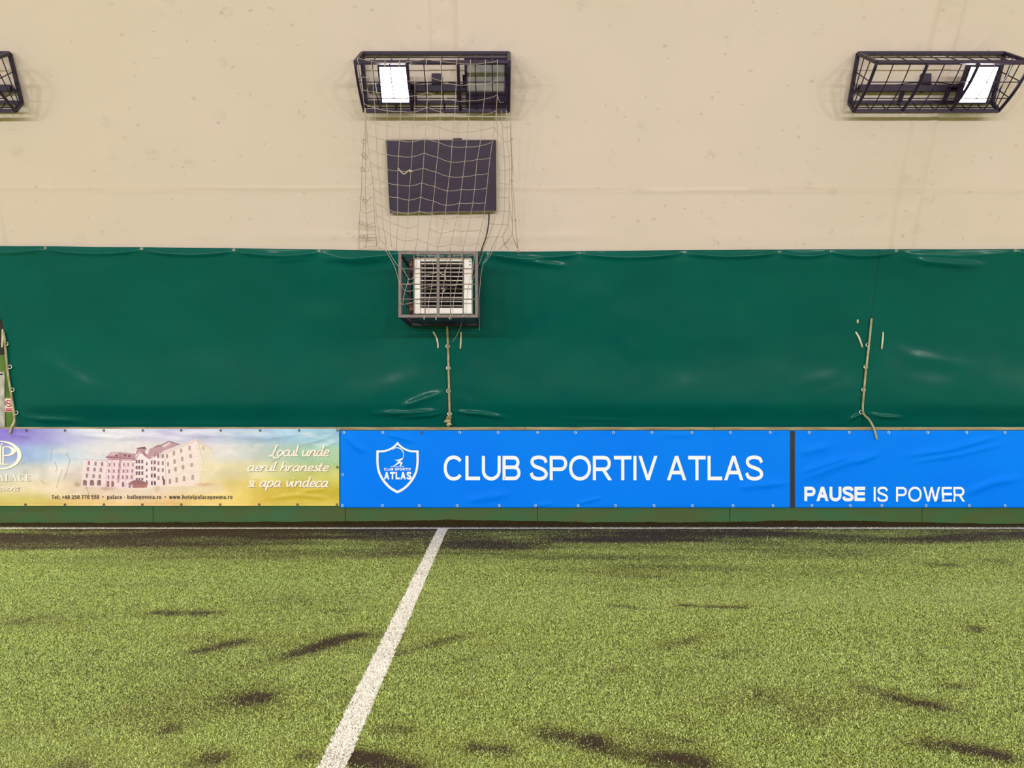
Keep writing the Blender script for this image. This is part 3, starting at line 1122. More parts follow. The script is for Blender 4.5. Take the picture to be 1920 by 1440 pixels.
def glyph_mesh(s, fnt, bold=0.0, spacing=1.0, word=1.0):
    """flat faces of a line of text; each outline is filled on its own so overlapping strokes stay solid"""
    c = bpy.data.curves.new('text', 'FONT')
    c.body = s
    if fnt:
        c.font = fnt
    c.space_character = spacing
    c.space_word = word
    c.resolution_u = 5
    o = bpy.data.objects.new('text', c)
    COL.objects.link(o)
    dg = bpy.context.evaluated_depsgraph_get()
    cu = o.evaluated_get(dg).to_curve(dg)
    loops = []
    for sp in cu.splines:
        bp = sp.bezier_points
        m = len(bp)
        pts = []
        for i in range(m):
            p0, p1 = bp[i], bp[(i + 1) % m]
            a, h1, h2, d = p0.co, p0.handle_right, p1.handle_left, p1.co
            straight = ((h1 - a).cross(d - a).length < 1e-6 and (h2 - d).cross(d - a).length < 1e-6)
            k = 1 if straight else 6
            for j in range(k):
                t = j / k
                q = a * (1 - t) ** 3 + h1 * 3 * t * (1 - t) ** 2 + h2 * 3 * t * t * (1 - t) + d * t ** 3
                pts.append((q.x, q.y))
        if len(pts) > 2:
            loops.append(pts)
    o.to_curve_clear() if hasattr(o, 'to_curve_clear') else None
    bpy.data.objects.remove(o)
    bpy.data.curves.remove(c)

    def area(p):
        return .5 * sum(p[i][0] * p[(i + 1) % len(p)][1] - p[(i + 1) % len(p)][0] * p[i][1] for i in range(len(p)))

    def inside(pt, p):
        r = False
        for i in range(len(p)):
            (x0, y0), (x1, y1) = p[i], p[i - 1]
            if (y0 > pt[1]) != (y1 > pt[1]) and pt[0] < (x1 - x0) * (pt[1] - y0) / (y1 - y0) + x0:
                r = not r
        return r
    ars = [area(p) for p in loops]
    big = max(ars, key=abs)
    sg = 1 if big > 0 else -1
    outs = [i for i in range(len(loops)) if ars[i] * sg > 0]
    holes = {i: [] for i in outs}
    for i in range(len(loops)):
        if ars[i] * sg <= 0:
            cand = [k for k in outs if inside(loops[i][0], loops[k])]
            if cand:
                holes[min(cand, key=lambda k: abs(ars[k]))].append(i)
    V, Fc = [], []
    for i in outs:
        c2 = bpy.data.curves.new('g', 'CURVE')
        c2.dimensions = '2D'
        c2.fill_mode = 'BOTH'
        c2.offset = bold
        for k in [i] + holes[i]:
            sp = c2.splines.new('POLY')
            sp.points.add(len(loops[k]) - 1)
            for j, p in enumerate(loops[k]):
                sp.points[j].co = (p[0], p[1], 0, 1)
            sp.use_cyclic_u = True
        o2 = bpy.data.objects.new('g', c2)
        COL.objects.link(o2)
        dg = bpy.context.evaluated_depsgraph_get()
        me = bpy.data.meshes.new_from_object(o2.evaluated_get(dg))
        nb = len(V)
        V += [(v.co.x, v.co.y) for v in me.vertices]
        Fc += [tuple(nb + q for q in p.vertices) for p in me.polygons]
        bpy.data.objects.remove(o2)
        bpy.data.curves.remove(c2)
        bpy.data.meshes.remove(me)
    return np.array(V), Fc


def place_flat(name, V, Fc, box, d, yfun, material, parent, off=.003, shift=(0, 0)):
    """fits flat faces into a pixel box on a banner at depth d, following its creases"""
    x0, y0, x1, y1 = box
    mn, mx = V.min(0), V.max(0)
    px = x0 + (V[:, 0] - mn[0]) / (mx[0] - mn[0]) * (x1 - x0) + shift[0]
    py = y1 - (V[:, 1] - mn[1]) / (mx[1] - mn[1]) * (y1 - y0) + shift[1]
    return place_px(name, px, py, Fc, d, yfun, material, parent, off)


def place_px(name, px, py, Fc, d, yfun, material, parent, off=.003, layer=None):
    X = (px - CX) / F * d
    Z = EYE - (py - CY) / F * d
    me = bpy.data.meshes.new(name)
    me.from_pydata(list(zip(X.tolist(), [0.0] * len(X) if layer is None else (layer * .0004).tolist(), Z.tolist())), [], [tuple(f) for f in Fc])
    bm = bmesh.new()                                        # cut long faces so the print follows the creases
    bm.from_mesh(me)
    for _ in range(4):
        lng = [e_ for e_ in bm.edges if e_.calc_length() > .035]
        if not lng:
            break
        bmesh.ops.subdivide_edges(bm, edges=lng, cuts=1, use_grid_fill=True)
    bmesh.ops.triangulate(bm, faces=[f_ for f_ in bm.faces if len(f_.verts) > 4])
    xs_ = np.array([v_.co.x for v_ in bm.verts])
    zs_ = np.array([v_.co.z for v_ in bm.verts])
    for v_, y_ in zip(bm.verts, yfun(xs_, zs_) - off):
        v_.co.y = float(y_) - v_.co.y
    bm.to_mesh(me)
    bm.free()
    me.materials.append(material)
    return link(name, me, parent)


def ribbon(pts, w):
    """flat stroke of half width w (number or list) along 2-D points -> V, F"""
    V, Fc = [], []
    n = len(pts)
    for i, p in enumerate(pts):
        a, b_ = pts[max(i - 1, 0)], pts[min(i + 1, n - 1)]
        dx, dy = b_[0] - a[0], b_[1] - a[1]
        l = math.hypot(dx, dy) or 1
        ww = w[i] if isinstance(w, list) else w
        V += [(p[0] - dy / l * ww, p[1] + dx / l * ww), (p[0] + dy / l * ww, p[1] - dx / l * ww)]
    for i in range(n - 1):
        Fc.append((2 * i, 2 * i + 1, 2 * i + 3, 2 * i + 2))
    return V, Fc


SCRIPT = {
    'l': (.42, [[(.02, 1.85), (0, .9), (.0, .3), (.1, .02), (.3, .1)]]),
    'o': (.74, [[(.32, 1), (.1, .8), (.0, .42), (.12, .06), (.34, 0), (.56, .28), (.58, .7), (.32, 1)]]),
    'c': (.66, [[(.55, .82), (.36, 1), (.12, .82), (0, .42), (.12, .06), (.34, 0), (.58, .16)]]),
    'u': (.86, [[(0, 1), (0, .3), (.12, .02), (.32, .06), (.56, .45), (.58, 1)], [(.58, 1), (.57, .3), (.64, .02), (.82, .1)]]),
    'n': (.86, [[(0, 1), (0, 0)], [(0, .4), (.2, .85), (.42, 1), (.56, .8), (.56, .25), (.64, .02), (.82, .1)]]),
    'd': (.86, [[(.56, .86), (.36, 1), (.12, .82), (0, .42), (.1, .06), (.28, 0), (.5, .3), (.57, .86)], [(.6, 1.85), (.57, .8), (.57, .3), (.64, .02), (.82, .1)]]),
    'a': (.86, [[(.56, .86), (.36, 1), (.12, .82), (0, .42), (.1, .06), (.28, 0), (.5, .3), (.57, .86)], [(.58, 1), (.57, .3), (.64, .02), (.82, .1)]]),
    'e': (.68, [[(.04, .42), (.34, .5), (.5, .72), (.4, .98), (.16, .9), (.02, .5), (.08, .12), (.3, 0), (.6, .18)]]),
    'r': (.56, [[(0, 1), (0, 0)], [(0, .4), (.14, .82), (.34, 1), (.5, .9)]]),
    'h': (.86, [[(.02, 1.85), (0, 0)], [(0, .4), (.2, .85), (.42, 1), (.56, .8), (.56, .25), (.64, .02), (.82, .1)]]),
    's': (.56, [[(.46, .84), (.3, 1), (.12, .84), (.2, .6), (.42, .34), (.38, .06), (.18, 0), (-.02, .12)]]),
    't': (.5, [[(.1, 1.5), (.06, .7), (.06, .25), (.16, .01), (.36, .1)], [(-.1, .98), (.38, .98)]]),
    'i': (.4, [[(0, 1), (0, .3), (.1, .02), (.28, .1)], [(.01, 1.36), (.02, 1.46)]]),
    'p': (.82, [[(0, 1), (0, -.7)], [(0, .45), (.16, .88), (.36, 1), (.56, .82), (.58, .4), (.42, .04), (.2, .02), (.02, .2)]]),
    'v': (.78, [[(0, .9), (.1, 1), (.16, .7), (.26, .05), (.34, .02), (.58, .55), (.56, .98)]]),
    'L': (.78, [[(.62, 1.8), (.42, 1.7), (.36, 1.2), (.26, .45), (.08, -.02), (-.12, .0), (.0, .14), (.25, .02), (.55, -.3), (.9, -.36), (1.05, -.14)]]),
    'G': (1.1, [[(.95, 1.5), (.8, 1.8), (.4, 1.7), (.05, 1.0), (.1, .4), (.5, .3), (.85, .8), (.9, 1.0), (.75, .2), (.5, -.4), (.2, -.5)]]),
}


def script_line(s, w=.098, slant=.2):
    V, Fc, x, lay = [], [], 0, 0
    for ch in s:
        if ch == ' ':
            x += .42
            continue
        adv, strokes = SCRIPT[ch]
        for st in strokes:
            pts = catmull(st, 5)
            pts = [(x + p[0] + slant * p[1], p[1]) for p in pts]
            ws = [w * (1.0 if 0 < i < len(pts) - 1 else .7) for i in range(len(pts))]
            v, f = ribbon(pts, ws)
            nb = len(V)
            lay += 1
            V += [(p[0], p[1], float(lay % 3)) for p in v]
            Fc += [tuple(nb + q for q in t) for t in f]
        x += adv
    return np.array(V), Fc


def caps_line(s, w, track=.09, word=.36):
    """upright sans capitals of height 1 drawn with strokes of half width w -> list of words (V, F)"""
    out, V, Fc, x = [], [], [], 0.0
    WID = dict(A=.93, B=.86, C=.95, E=.80, I=2 * w, L=.70, O=1.05, P=.84, R=.92, S=.86, T=.84, U=.90, V=.92, W=1.34)

    def add(v, f):
        nb = len(V)
        V.extend((p[0], p[1], float(len(V) // 4 % 3 + 1)) for p in v)
        Fc.extend(tuple(nb + q for q in t) for t in f)

    def rect(x0, y0, x1, y1):
        add([(x0, y0), (x1, y0), (x1, y1), (x0, y1)], [(0, 1, 2, 3)])

    def para(x0, y0, x1, y1):
        h = w * math.hypot(x1 - x0, y1 - y0) / abs(y1 - y0)
        add([(x0 - h, y0), (x0 + h, y0), (x1 + h, y1), (x1 - h, y1)], [(0, 1, 2, 3)])

    def stroke_(pts):
        add(*ribbon(pts, w))

    def ell(cx, cy, rx, ry, a0, a1, n=26, p=1.0):
        r = []
        for i in range(n + 1):
            a = math.radians(a0 + (a1 - a0) * i / n)
            c_, s_ = math.cos(a), math.sin(a)
            r.append((cx + rx * math.copysign(abs(c_) ** p, c_), cy + ry * math.copysign(abs(s_) ** p, s_)))
        return r

    def bowl(xl, y0, y1, xr_):
        r = (y1 - y0) / 2
        rx = min(r * 1.0, xr_ - xl)
        pts = [(xl, y1), (xr_ - rx, y1)] + ell(xr_ - rx, (y0 + y1) / 2, rx, r, 88, -88, 16) + [(xr_ - rx, y0), (xl, y0)]
        stroke_(pts)

    for ch in s:
        if ch == ' ':
            out.append((list(V), list(Fc)))
            V.clear()
            Fc.clear()
            x += word
            continue
        W = WID[ch] + (w - .07) * .9 * (ch != 'I')
        L_, R_ = x, x + W
        if ch == 'A':
            para(L_ + w * 1.1, 0, (L_ + R_) / 2, 1)
            para(R_ - w * 1.1, 0, (L_ + R_) / 2, 1)
            rect(L_ + W * .2, .24, R_ - W * .2, .24 + 2 * w)
        elif ch == 'B':
            rect(L_, 0, L_ + 2 * w, 1)
            bowl(L_ + w, .53, 1 - w, R_ - w - .05)
            bowl(L_ + w, w, .53, R_ - w)
        elif ch == 'C':
            stroke_(ell((L_ + R_) / 2, .5, W / 2 - w, .5 - w * .8, 38, 322, 34, .9))
        elif ch == 'E':
            rect(L_, 0, L_ + 2 * w, 1)
            for y in (0, .5 - w + .02, 1 - 2 * w):
                rect(L_, y, R_ - (.03 if 0 < y < .6 else 0), y + 2 * w)
        elif ch == 'I':
            rect(L_, 0, L_ + 2 * w, 1)
        elif ch == 'L':
            rect(L_, 0, L_ + 2 * w, 1)
            rect(L_, 0, R_, 2 * w)
        elif ch == 'O':
            stroke_(ell((L_ + R_) / 2, .5, W / 2 - w, .5 - w * .8, 0, 360, 44, .93))
        elif ch in 'PR':
            rect(L_, 0, L_ + 2 * w, 1)
            bowl(L_ + w, .45, 1 - w, R_ - w - (.06 if ch == 'R' else 0))
            if ch == 'R':
                para(R_ - w * 1.3, 0, L_ + W * .52, .46)
        elif ch == 'S':
            m, hx = (L_ + R_) / 2, W / 2 - w
            stroke_(catmull([(m + hx * .98, .72), (m + hx * .72, .90 - w * .2), (m, 1 - w * .8), (m - hx * .72, .91 - w * .3), (m - hx * .92, .74), (m - hx * .62, .59), (m, .51),
                             (m + hx * .66, .42), (m + hx, .26), (m + hx * .74, .09 + w * .3), (m, w * .8), (m - hx * .76, .10 + w * .3), (m - hx * 1.02, .30)], 5))
        elif ch == 'T':
            rect((L_ + R_) / 2 - w, 0, (L_ + R_) / 2 + w, 1)
            rect(L_, 1 - 2 * w, R_, 1)
        elif ch == 'U':
            r = W / 2 - w
            stroke_([(L_ + w, 1), (L_ + w, .42)] + ell((L_ + R_) / 2, .40, r, .40 - w * .8, 180, 360, 20, .95) + [(R_ - w, .42), (R_ - w, 1)])
        elif ch == 'V':
            para((L_ + R_) / 2, 0, L_ + w * 1.1, 1)
            para((L_ + R_) / 2, 0, R_ - w * 1.1, 1)
        elif ch == 'W':
            q = W - 2.2 * w
            a, b_, c_, d_, e_ = [L_ + w * 1.1 + q * f for f in (0, .27, .5, .73, 1)]
            para(b_, 0, a, 1)
            para(b_, 0, c_, 1)
            para(d_, 0, c_, 1)
            para(d_, 0, e_, 1)
        x = R_ + track
    out.append((list(V), list(Fc)))
    return [(np.array(v), f) for v, f in out]


def split_words(V, Fc, gap=None):
    """cuts a line of flat glyphs at its wide gaps"""
    iv = sorted((min(V[q, 0] for q in f), max(V[q, 0] for q in f)) for f in Fc)
    gap = gap or .11 * (V[:, 1].max() - V[:, 1].min())
    cuts, reach = [], iv[0][1]
    for a_, b_ in iv[1:]:
        if a_ - reach > gap:
            cuts.append((a_ + reach) / 2)
        reach = max(reach, b_)
    groups = {}
    for f in Fc:
        k = sum(min(V[q, 0] for q in f) > c for c in cuts)
        groups.setdefault(k, []).append(f)
    out = []
    for k in sorted(groups):
        ids = sorted({q for f in groups[k] for q in f})
        m_ = {q: i for i, q in enumerate(ids)}
        out.append((V[ids], [tuple(m_[q] for q in f) for f in groups[k]]))
    return out


def place_words(words, box, d, yfun, material, parent, off=.003):
    allv = np.concatenate([v for v, f in words])
    mn, mx = allv.min(0), allv.max(0)
    x0, y0, x1, y1 = box
    for v, f in words:
        px = x0 + (v[:, 0] - mn[0]) / (mx[0] - mn[0]) * (x1 - x0)
        py = y1 - (v[:, 1] - mn[1]) / (mx[1] - mn[1]) * (y1 - y0)
        place_px('lettering', px, py, f, d, yfun, material, parent, off, v[:, 2] if v.shape[1] > 2 else None)


# ------------------------------------------------------------------ blue banner
BAN = 9.975
BW = [([(1500, 886), (1560, 866), (1600, 852)], .035, .008), ([(1500, 900), (1580, 870), (1640, 850)], .05, .007), ([(1480, 905), (1420, 912)], .04, .005),
      ([(1690, 855), (1780, 843), (1880, 815)], .04, .008), ([(1700, 868), (1800, 852), (1890, 830)], .03, .005), ([(1600, 870), (1650, 850)], .03, .006),
      ([(1495, 850), (1560, 835)], .05, .006), ([(1800, 930), (1860, 905), (1920, 895)], .05, .007), ([(1740, 940), (1800, 925)], .03, .006),
      ([(1380, 915), (1460, 905)], .04, .005), ([(870, 940), (960, 925)], .05, .006), ([(1080, 945), (1130, 932)], .02, .006), ([(1000, 948), (1040, 944)], .02, .005),
      ([(645, 812), (665, 835), (690, 850)], .04, .007), ([(720, 812), (780, 828)], .03, .006), ([(1240, 812), (1300, 815)], .04, .004)]


def blue_y(X, Z):
    px, py = X / BAN * F + CX, CY - (Z - EYE) / BAN * F
    o = .004 * vnoise(X * .7, Z, 1.3, 131, 2)
    for pts, w, h in BW:
        d, t = seg_dist(px, py, pts)
        d = d / F * BAN
        o = o + 2.4 * h * np.exp(-(d / w) ** 2) * np.clip(np.minimum(t, 1 - t) * 4, 0, 1)
    edge = np.minimum(np.minimum(Z - .213, 1.214 - Z) / .06, 1)
    return BAN - o * np.clip(edge, 0, 1)


def banner_grid(px0, py0, px1, py1, step, yfun):
    xs = np.arange(px0, px1 + step * .5, step)
    ys_ = np.linspace(py1, py0, int((py1 - py0) / step) + 1)
    PX, PY = np.meshgrid(xs, ys_)
    X = (PX - CX) / F * BAN
    Z = EYE - (PY - CY) / F * BAN
    return PX, PY, X, yfun(X, Z), Z


PX, PY, X, Y, Z = banner_grid(638, 807.5, 2060, 952, 2.4, blue_y)
me = grid_mesh(X, Y, Z, 'banner', M_BLUE)
blue = link('banner', me, None, True)
sm = blue.modifiers.new('thickness', 'SOLIDIFY')
sm.thickness, sm.offset = .0015, -1
tag(blue, 'bright blue vinyl banner with white shield and CLUB SPORTIV ATLAS lettering', 'banner')
place_words(caps_line('CLUB SPORTIV ATLAS', .074), (832, 854, 1431, 901), BAN, blue_y, M_WHITE, blue)
place_words(caps_line('PAUSE', .115, .06), (1508, 912, 1622, 940), BAN, blue_y, M_WHITE, blue)
place_words(caps_line('IS POWER', .078, .11, .52), (1638, 912.5, 1809, 941), BAN, blue_y, M_WHITE, blue)
# black dividing stripe
sy = np.linspace(808, 952, 50)
V = np.array([(x, y) for y in sy for x in (1481.5, 1490.5)])
Fc = [(2 * i, 2 * i + 1, 2 * i + 3, 2 * i + 2) for i in range(49)]
tag(place_px('dividing_stripe', V[:, 0], V[:, 1], Fc, BAN, blue_y, M_BLACK, blue, .002), 'black vertical stripe')
# shield emblem, traced at 10.286 times size from (680, 800)


def E_(pts):
    return [(680 + p[0] / 10.286, 800 + p[1] / 10.286) for p in pts]


out_l = catmull([(675, 288), (600, 368), (500, 428), (400, 455), (268, 457)], 4) + catmull([(265, 480), (266, 700), (290, 860), (345, 990), (425, 1105), (535, 1210), (665, 1285)], 4)
in_l = catmull([(675, 345), (615, 402), (515, 460), (415, 490), (310, 495)], 4) + catmull([(308, 510), (308, 700), (330, 845), (380, 962), (455, 1070), (555, 1168), (667, 1234)], 4)
outer = out_l + [(1345 - p[0], p[1]) for p in out_l[::-1][1:-1]]
inner = in_l + [(1345 - p[0], p[1]) for p in in_l[::-1][1:-1]]
nn = len(outer)
pts = E_(outer) + E_(inner)
Fc = [(i, (i + 1) % nn, nn + (i + 1) % nn, nn + i) for i in range(nn)]
V = list(pts)


def addpoly(pts):
    nb = len(V)
    V.extend(E_(pts))
    Fc.append(tuple(range(nb, nb + len(pts))))


arc = catmull([(575, 447), (610, 418), (660, 405), (720, 422), (768, 465), (790, 520), (786, 580), (762, 628)], 5)
v, f = ribbon(E_(arc), [.5 + .65 * min(i, len(arc) - 1 - i) / len(arc) for i in range(len(arc))])
nb = len(V)
V += v
Fc += [tuple(nb + q for q in t) for t in f]
for pl in ([(615, 636), (690, 640), (745, 610), (775, 600), (775, 632), (735, 655), (690, 660), (650, 656)],
           [(690, 655), (740, 650), (720, 690), (690, 715), (640, 745), (600, 768), (572, 770), (640, 722), (668, 690)],
           [(705, 680), (765, 680), (768, 700), (738, 766), (716, 766), (732, 708), (700, 712)],
           [(535, 766), (805, 766), (805, 773), (535, 773)]):
    addpoly(pl)
V = np.array(V)
emb = place_px('shield_emblem', V[:, 0], V[:, 1], Fc, BAN, blue_y, M_WHITE, blue)
place_words(caps_line('CLUB SPORTIV', .13, .22, .5), (680 + 412 / 10.286, 800 + 795 / 10.286, 680 + 930 / 10.286, 800 + 846 / 10.286), BAN, blue_y, M_WHITE, emb)
place_words(caps_line('ATLAS', .13, .12), (680 + 412 / 10.286, 800 + 870 / 10.286, 680 + 942 / 10.286, 800 + 1020 / 10.286), BAN, blue_y, M_WHITE, emb)


def eyelet(px, py, yfun, material, parent, r=.014):
    X_, Z_ = (px - CX) / F * BAN, EYE - (py - CY) / F * BAN
    y = float(yfun(np.array([X_]), np.array([Z_]))[0])
    b = MB()
    b.ring((X_, y - .003, Z_), (0, -1, 0), r, .0055, 10, 5)
    b.build('eyelet', material, parent, True)


for i, p in enumerate((645, 718, 791, 862, 934, 1008, 1079, 1150, 1222, 1297, 1369, 1444, 1517, 1592, 1666, 1739, 1812, 1884)):
    eyelet(p, 811, blue_y, M_EYEDARK if i == 2 else M_EYELET, blue)
for p in (642, 717, 786, 857, 936, 1004, 1084, 1154, 1226, 1298, 1374, 1449, 1522, 1594, 1653, 1736, 1817, 1884):
    eyelet(p, 948, blue_y, M_EYELET, blue)
eyelet(642.5, 890, blue_y, M_EYELET, blue)

# ------------------------------------------------------------------ hotel banner: printed picture on vinyl
HW = [([(430, 818), (500, 822), (560, 814)], .03, .006), ([(560, 835), (600, 825), (632, 812)], .025, .007), ([(590, 845), (632, 828)], .025, .006),
      ([(150, 816), (220, 822), (280, 818)], .03, .005), ([(330, 812), (400, 818)], .03, .005), ([(500, 935), (560, 928), (620, 935)], .03, .007),
      ([(560, 922), (620, 915)], .03, .006), ([(90, 935), (160, 930)], .03, .005), ([(380, 935), (440, 925)], .04, .005), ([(20, 815), (60, 818)], .03, .005)]


def hotel_y(X, Z):
    px, py = X / BAN * F + CX, CY - (Z - EYE) / BAN * F
    o = .004 * vnoise(X * .7, Z, 1.5, 141, 2)
    for pts, w, h in HW:
        d, t = seg_dist(px, py, pts)
        o = o + h * np.exp(-(d / F * BAN / w) ** 2) * np.clip(np.minimum(t, 1 - t) * 4, 0, 1)
    edge = np.minimum(np.minimum(Z - .243, 1.238 - Z) / .05, 1)
    return BAN - o * np.clip(edge, 0, 1)


PX, PY, X, Y, Z = banner_grid(-150, 804, 636, 948.5, .62, hotel_y)
CTRL = [(-150, 810, 110, 92, 180), (0, 812, 122, 104, 192), (40, 815, 126, 112, 192), (90, 822, 150, 152, 205), (130, 816, 190, 198, 214), (200, 815, 218, 218, 216), (280, 815, 205, 203, 208),
        (335, 812, 160, 156, 198), (390, 818, 196, 202, 212), (470, 812, 172, 196, 212), (540, 815, 150, 192, 212), (620, 815, 142, 190, 196),
        (-120, 850, 120, 130, 190), (0, 850, 132, 148, 196), (60, 850, 142, 172, 204), (100, 855, 160, 192, 208), (150, 850, 214, 214, 208), (200, 845, 218, 214, 208), (300, 840, 224, 216, 206), (400, 850, 222, 216, 200),
        (460, 850, 205, 205, 196), (520, 845, 172, 200, 186), (580, 855, 160, 200, 170), (630, 860, 168, 206, 150),
        (-100, 885, 190, 200, 200), (10, 885, 180, 196, 196), (60, 885, 210, 206, 186), (120, 885, 214, 204, 186), (250, 890, 230, 212, 200), (400, 885, 230, 220, 176), (450, 880, 224, 212, 158),
        (520, 880, 204, 206, 140), (600, 885, 196, 204, 118), (630, 900, 204, 196, 88),
        (-100, 920, 200, 192, 120), (0, 915, 214, 206, 160), (60, 910, 222, 210, 164), (130, 915, 224, 204, 172), (250, 925, 232, 216, 190), (400, 915, 232, 214, 158), (460, 915, 226, 202, 100),
        (520, 920, 214, 188, 64), (590, 925, 206, 186, 48), (630, 930, 210, 190, 60),
        (-100, 944, 200, 190, 80), (20, 938, 190, 180, 96), (40, 945, 216, 200, 96), (150, 945, 226, 192, 116), (280, 945, 232, 192, 122), (400, 945, 230, 202, 110), (500, 945, 224, 196, 80), (600, 946, 228, 208, 92)]
num = np.zeros(PX.shape + (3,))
den = np.zeros(PX.shape)
for (cx_, cy_, r_, g_, b_) in CTRL:
    w = np.exp(-(((PX - cx_) / 62) ** 2 + ((PY - cy_) / 15) ** 2)) + 1e-6 / (1 + ((PX - cx_) / 80) ** 2 + ((PY - cy_) / 15) ** 2)
    num += w[..., None] * np.array([r_, g_, b_])
    den += w
IMG = num / den[..., None]
cl = np.clip(vnoise(PX, PY * 2, .018, 151, 5), -1, 1)
cl2 = np.clip(vnoise(PX, PY, .06, 161, 4), -1, 1)
IMG += (cl * 12)[..., None] + (cl2 * 5)[..., None]
# pale clouds
for (cx_, cy_, rx, ry, s) in ((95, 882, 40, 9, .6), (60, 892, 30, 8, .5), (112, 846, 18, 5, .6), (470, 843, 14, 4, .7), (482, 838, 8, 4, .6), (160, 870, 50, 14, .25)):
    k = np.exp(-((PX - cx_) / rx) ** 2 - ((PY - cy_) / ry) ** 2) * np.clip(.7 + .8 * cl2, 0, 1) * s
    IMG = IMG * (1 - k[..., None]) + np.array([236, 226, 206]) * k[..., None]


def inpoly(poly):
    r = np.zeros(PX.shape, bool)
    m = len(poly)
    for i in range(m):
        (x0, y0), (x1, y1) = poly[i], poly[i - 1]
        if y0 == y1:
            continue
        c = ((y0 > PY) != (y1 > PY)) & (PX < (x1 - x0) * (PY - y0) / (y1 - y0) + x0)
        r ^= c
    return r


def paint(mask, col, k=1.0):
    IMG[mask] = IMG[mask] * (1 - k) + np.array(col) * k


def B_(pts):                                                # traced at 6.857 times size from (140, 810)
    return [(140 + p[0] / 6.857, 810 + p[1] / 6.857) for p in pts]


def stroke(pts, w, col, k=1.0):
    d, _ = seg_dist(PX, PY, B_(pts))
    paint(d < w, col, k)


# ground in front, shrubs, then the long building
paint(inpoly(B_([(0, 690), (400, 720), (800, 760), (1300, 690), (1900, 650), (1900, 790), (0, 790)])), (226, 208, 176), .5)
paint(inpoly(B_([(115, 350), (420, 372), (395, 715), (80, 700)])), (236, 218, 212), .8)
paint(inpoly(B_([(420, 330), (780, 345), (780, 730), (395, 715)])), (240, 216, 214), .9)
paint(inpoly(B_([(780, 250), (900, 250), (1010, 330), (1170, 280), (1180, 690), (780, 730)])), (244, 226, 218), .95)
paint(inpoly(B_([(1170, 260), (1570, 85), (1640, 330), (1610, 690), (1180, 705)])), (242, 226, 210), .85)
paint(inpoly(B_([(1570, 85), (1770, 210), (1800, 640), (1610, 690)])), (232, 222, 178), .45)
roof = (172, 124, 132)
paint(inpoly(B_([(405, 320), (470, 258), (620, 262), (780, 280), (790, 330), (760, 350), (420, 345)])), roof, .8)
paint(inpoly(B_([(440, 300), (480, 268), (560, 270), (560, 300)])), (222, 190, 186), .8)
paint(inpoly(B_([(780, 290), (800, 235), (830, 200), (905, 185), (920, 215), (905, 260), (960, 310), (1010, 330), (960, 350), (890, 300), (840, 250), (790, 300)])), roof, .85)
paint(inpoly(B_([(800, 205), (905, 185), (930, 220), (800, 215)])), (118, 70, 84), .9)
paint(inpoly(B_([(940, 310), (960, 220), (1030, 190), (1100, 170), (1215, 115), (1345, 158), (1290, 190), (1150, 240), (1030, 320)])), roof, .75)
paint(inpoly(B_([(1120, 175), (1215, 125), (1240, 150), (1150, 200)])), (226, 206, 204), .8)
stroke([(1100, 175), (1215, 117), (1345, 160)], .7, (108, 72, 84))
stroke([(1030, 195), (1075, 175), (1110, 178)], .8, (118, 70, 84))
stroke([(405, 322), (560, 330), (780, 350)], .9, (140, 84, 98))
stroke([(1170, 262), (1570, 88), (1770, 212)], .8, (226, 200, 192))
stroke([(1175, 275), (1575, 108), (1760, 225)], .4, (190, 160, 150))
stroke([(115, 352), (420, 374)], .5, (196, 168, 166))
for xx in ((425, 380, 395, 715), (480, 345, 475, 715), (660, 345, 655, 730), (1015, 340, 1005, 700), (1160, 280, 1180, 700), (1580, 100, 1640, 340)):
    stroke([(xx[0], xx[1]), (xx[2], xx[3])], .35, (176, 136, 138), .8)


def win(cx_, cy_, w, h, col=(118, 88, 98), k=.85, arch=False):
    x_, y_ = B_([(cx_, cy_)])[0]
    m = (np.abs(PX - x_) < w / 6.857 / 2) & (np.abs(PY - y_) < h / 6.857 / 2)
    if arch:
        m |= ((PX - x_) ** 2 + (PY - y_ + h / 13.7) ** 2) < (w / 13.7) ** 2
    paint(m, col, k)


for r, ry in enumerate((400, 475, 560)):
    for cx_ in (185, 270, 352):
        win(cx_ - r * 14, ry + (cx_ - 185) * .08, 30, 50, (140, 108, 112))
for cx_ in (130, 222, 315):
    win(cx_, 665, 52, 50, (120, 82, 82), arch=True)
for ry in (420, 500, 580):
    for cx_ in (450, 512, 575, 635, 690, 750):
        win(cx_ - (ry - 420) * .1, ry, 24, 44, (148, 108, 116))
for cx_ in (430, 488):
    win(cx_, 675, 34, 60, (128, 78, 72), arch=True)
win(622, 680, 30, 50, (120, 80, 84), arch=True)
for cx_, c in ((540, 300), (650, 300), (705, 310)):
    win(cx_, c, 36, 26, (112, 66, 80))
stroke([(590, 270), (585, 420), (560, 640)], 2.1, (160, 116, 122), .55)
for ry in (380, 455, 530, 605):
    for cx_ in (798, 833, 870):
        win(cx_, ry, 24, 48 if ry < 600 else 30, (92, 66, 84))
for ry in (410, 490, 570, 640):
    win(928, ry, 20, 40, (112, 84, 94))
for ry in (390, 470, 560, 660):
    for cx_ in (990, 1032):
        win(cx_, ry, 22, 50, (110, 78, 86) if ry < 500 else (70, 46, 58))
for ry in (310, 400, 490, 590):
    for cx_ in (1078, 1135):
        win(cx_, ry, 24, 50, (138, 104, 108))
for row, (y0, y1) in enumerate(((310, 205), (415, 310), (505, 425), (640, 590))):
    for i, cx_ in enumerate((1190, 1275, 1370, 1480)):
        yy = y0 + (y1 - y0) * i / 3
        win(cx_ + row * 12, yy, 28 + i * 2, 54, (150, 118, 112), .8 - .06 * i, arch=row == 3)
win(1148, 650, 30, 64, (84, 62, 66), arch=True)
win(1655, 205, 26, 50, (180, 158, 140), .6)
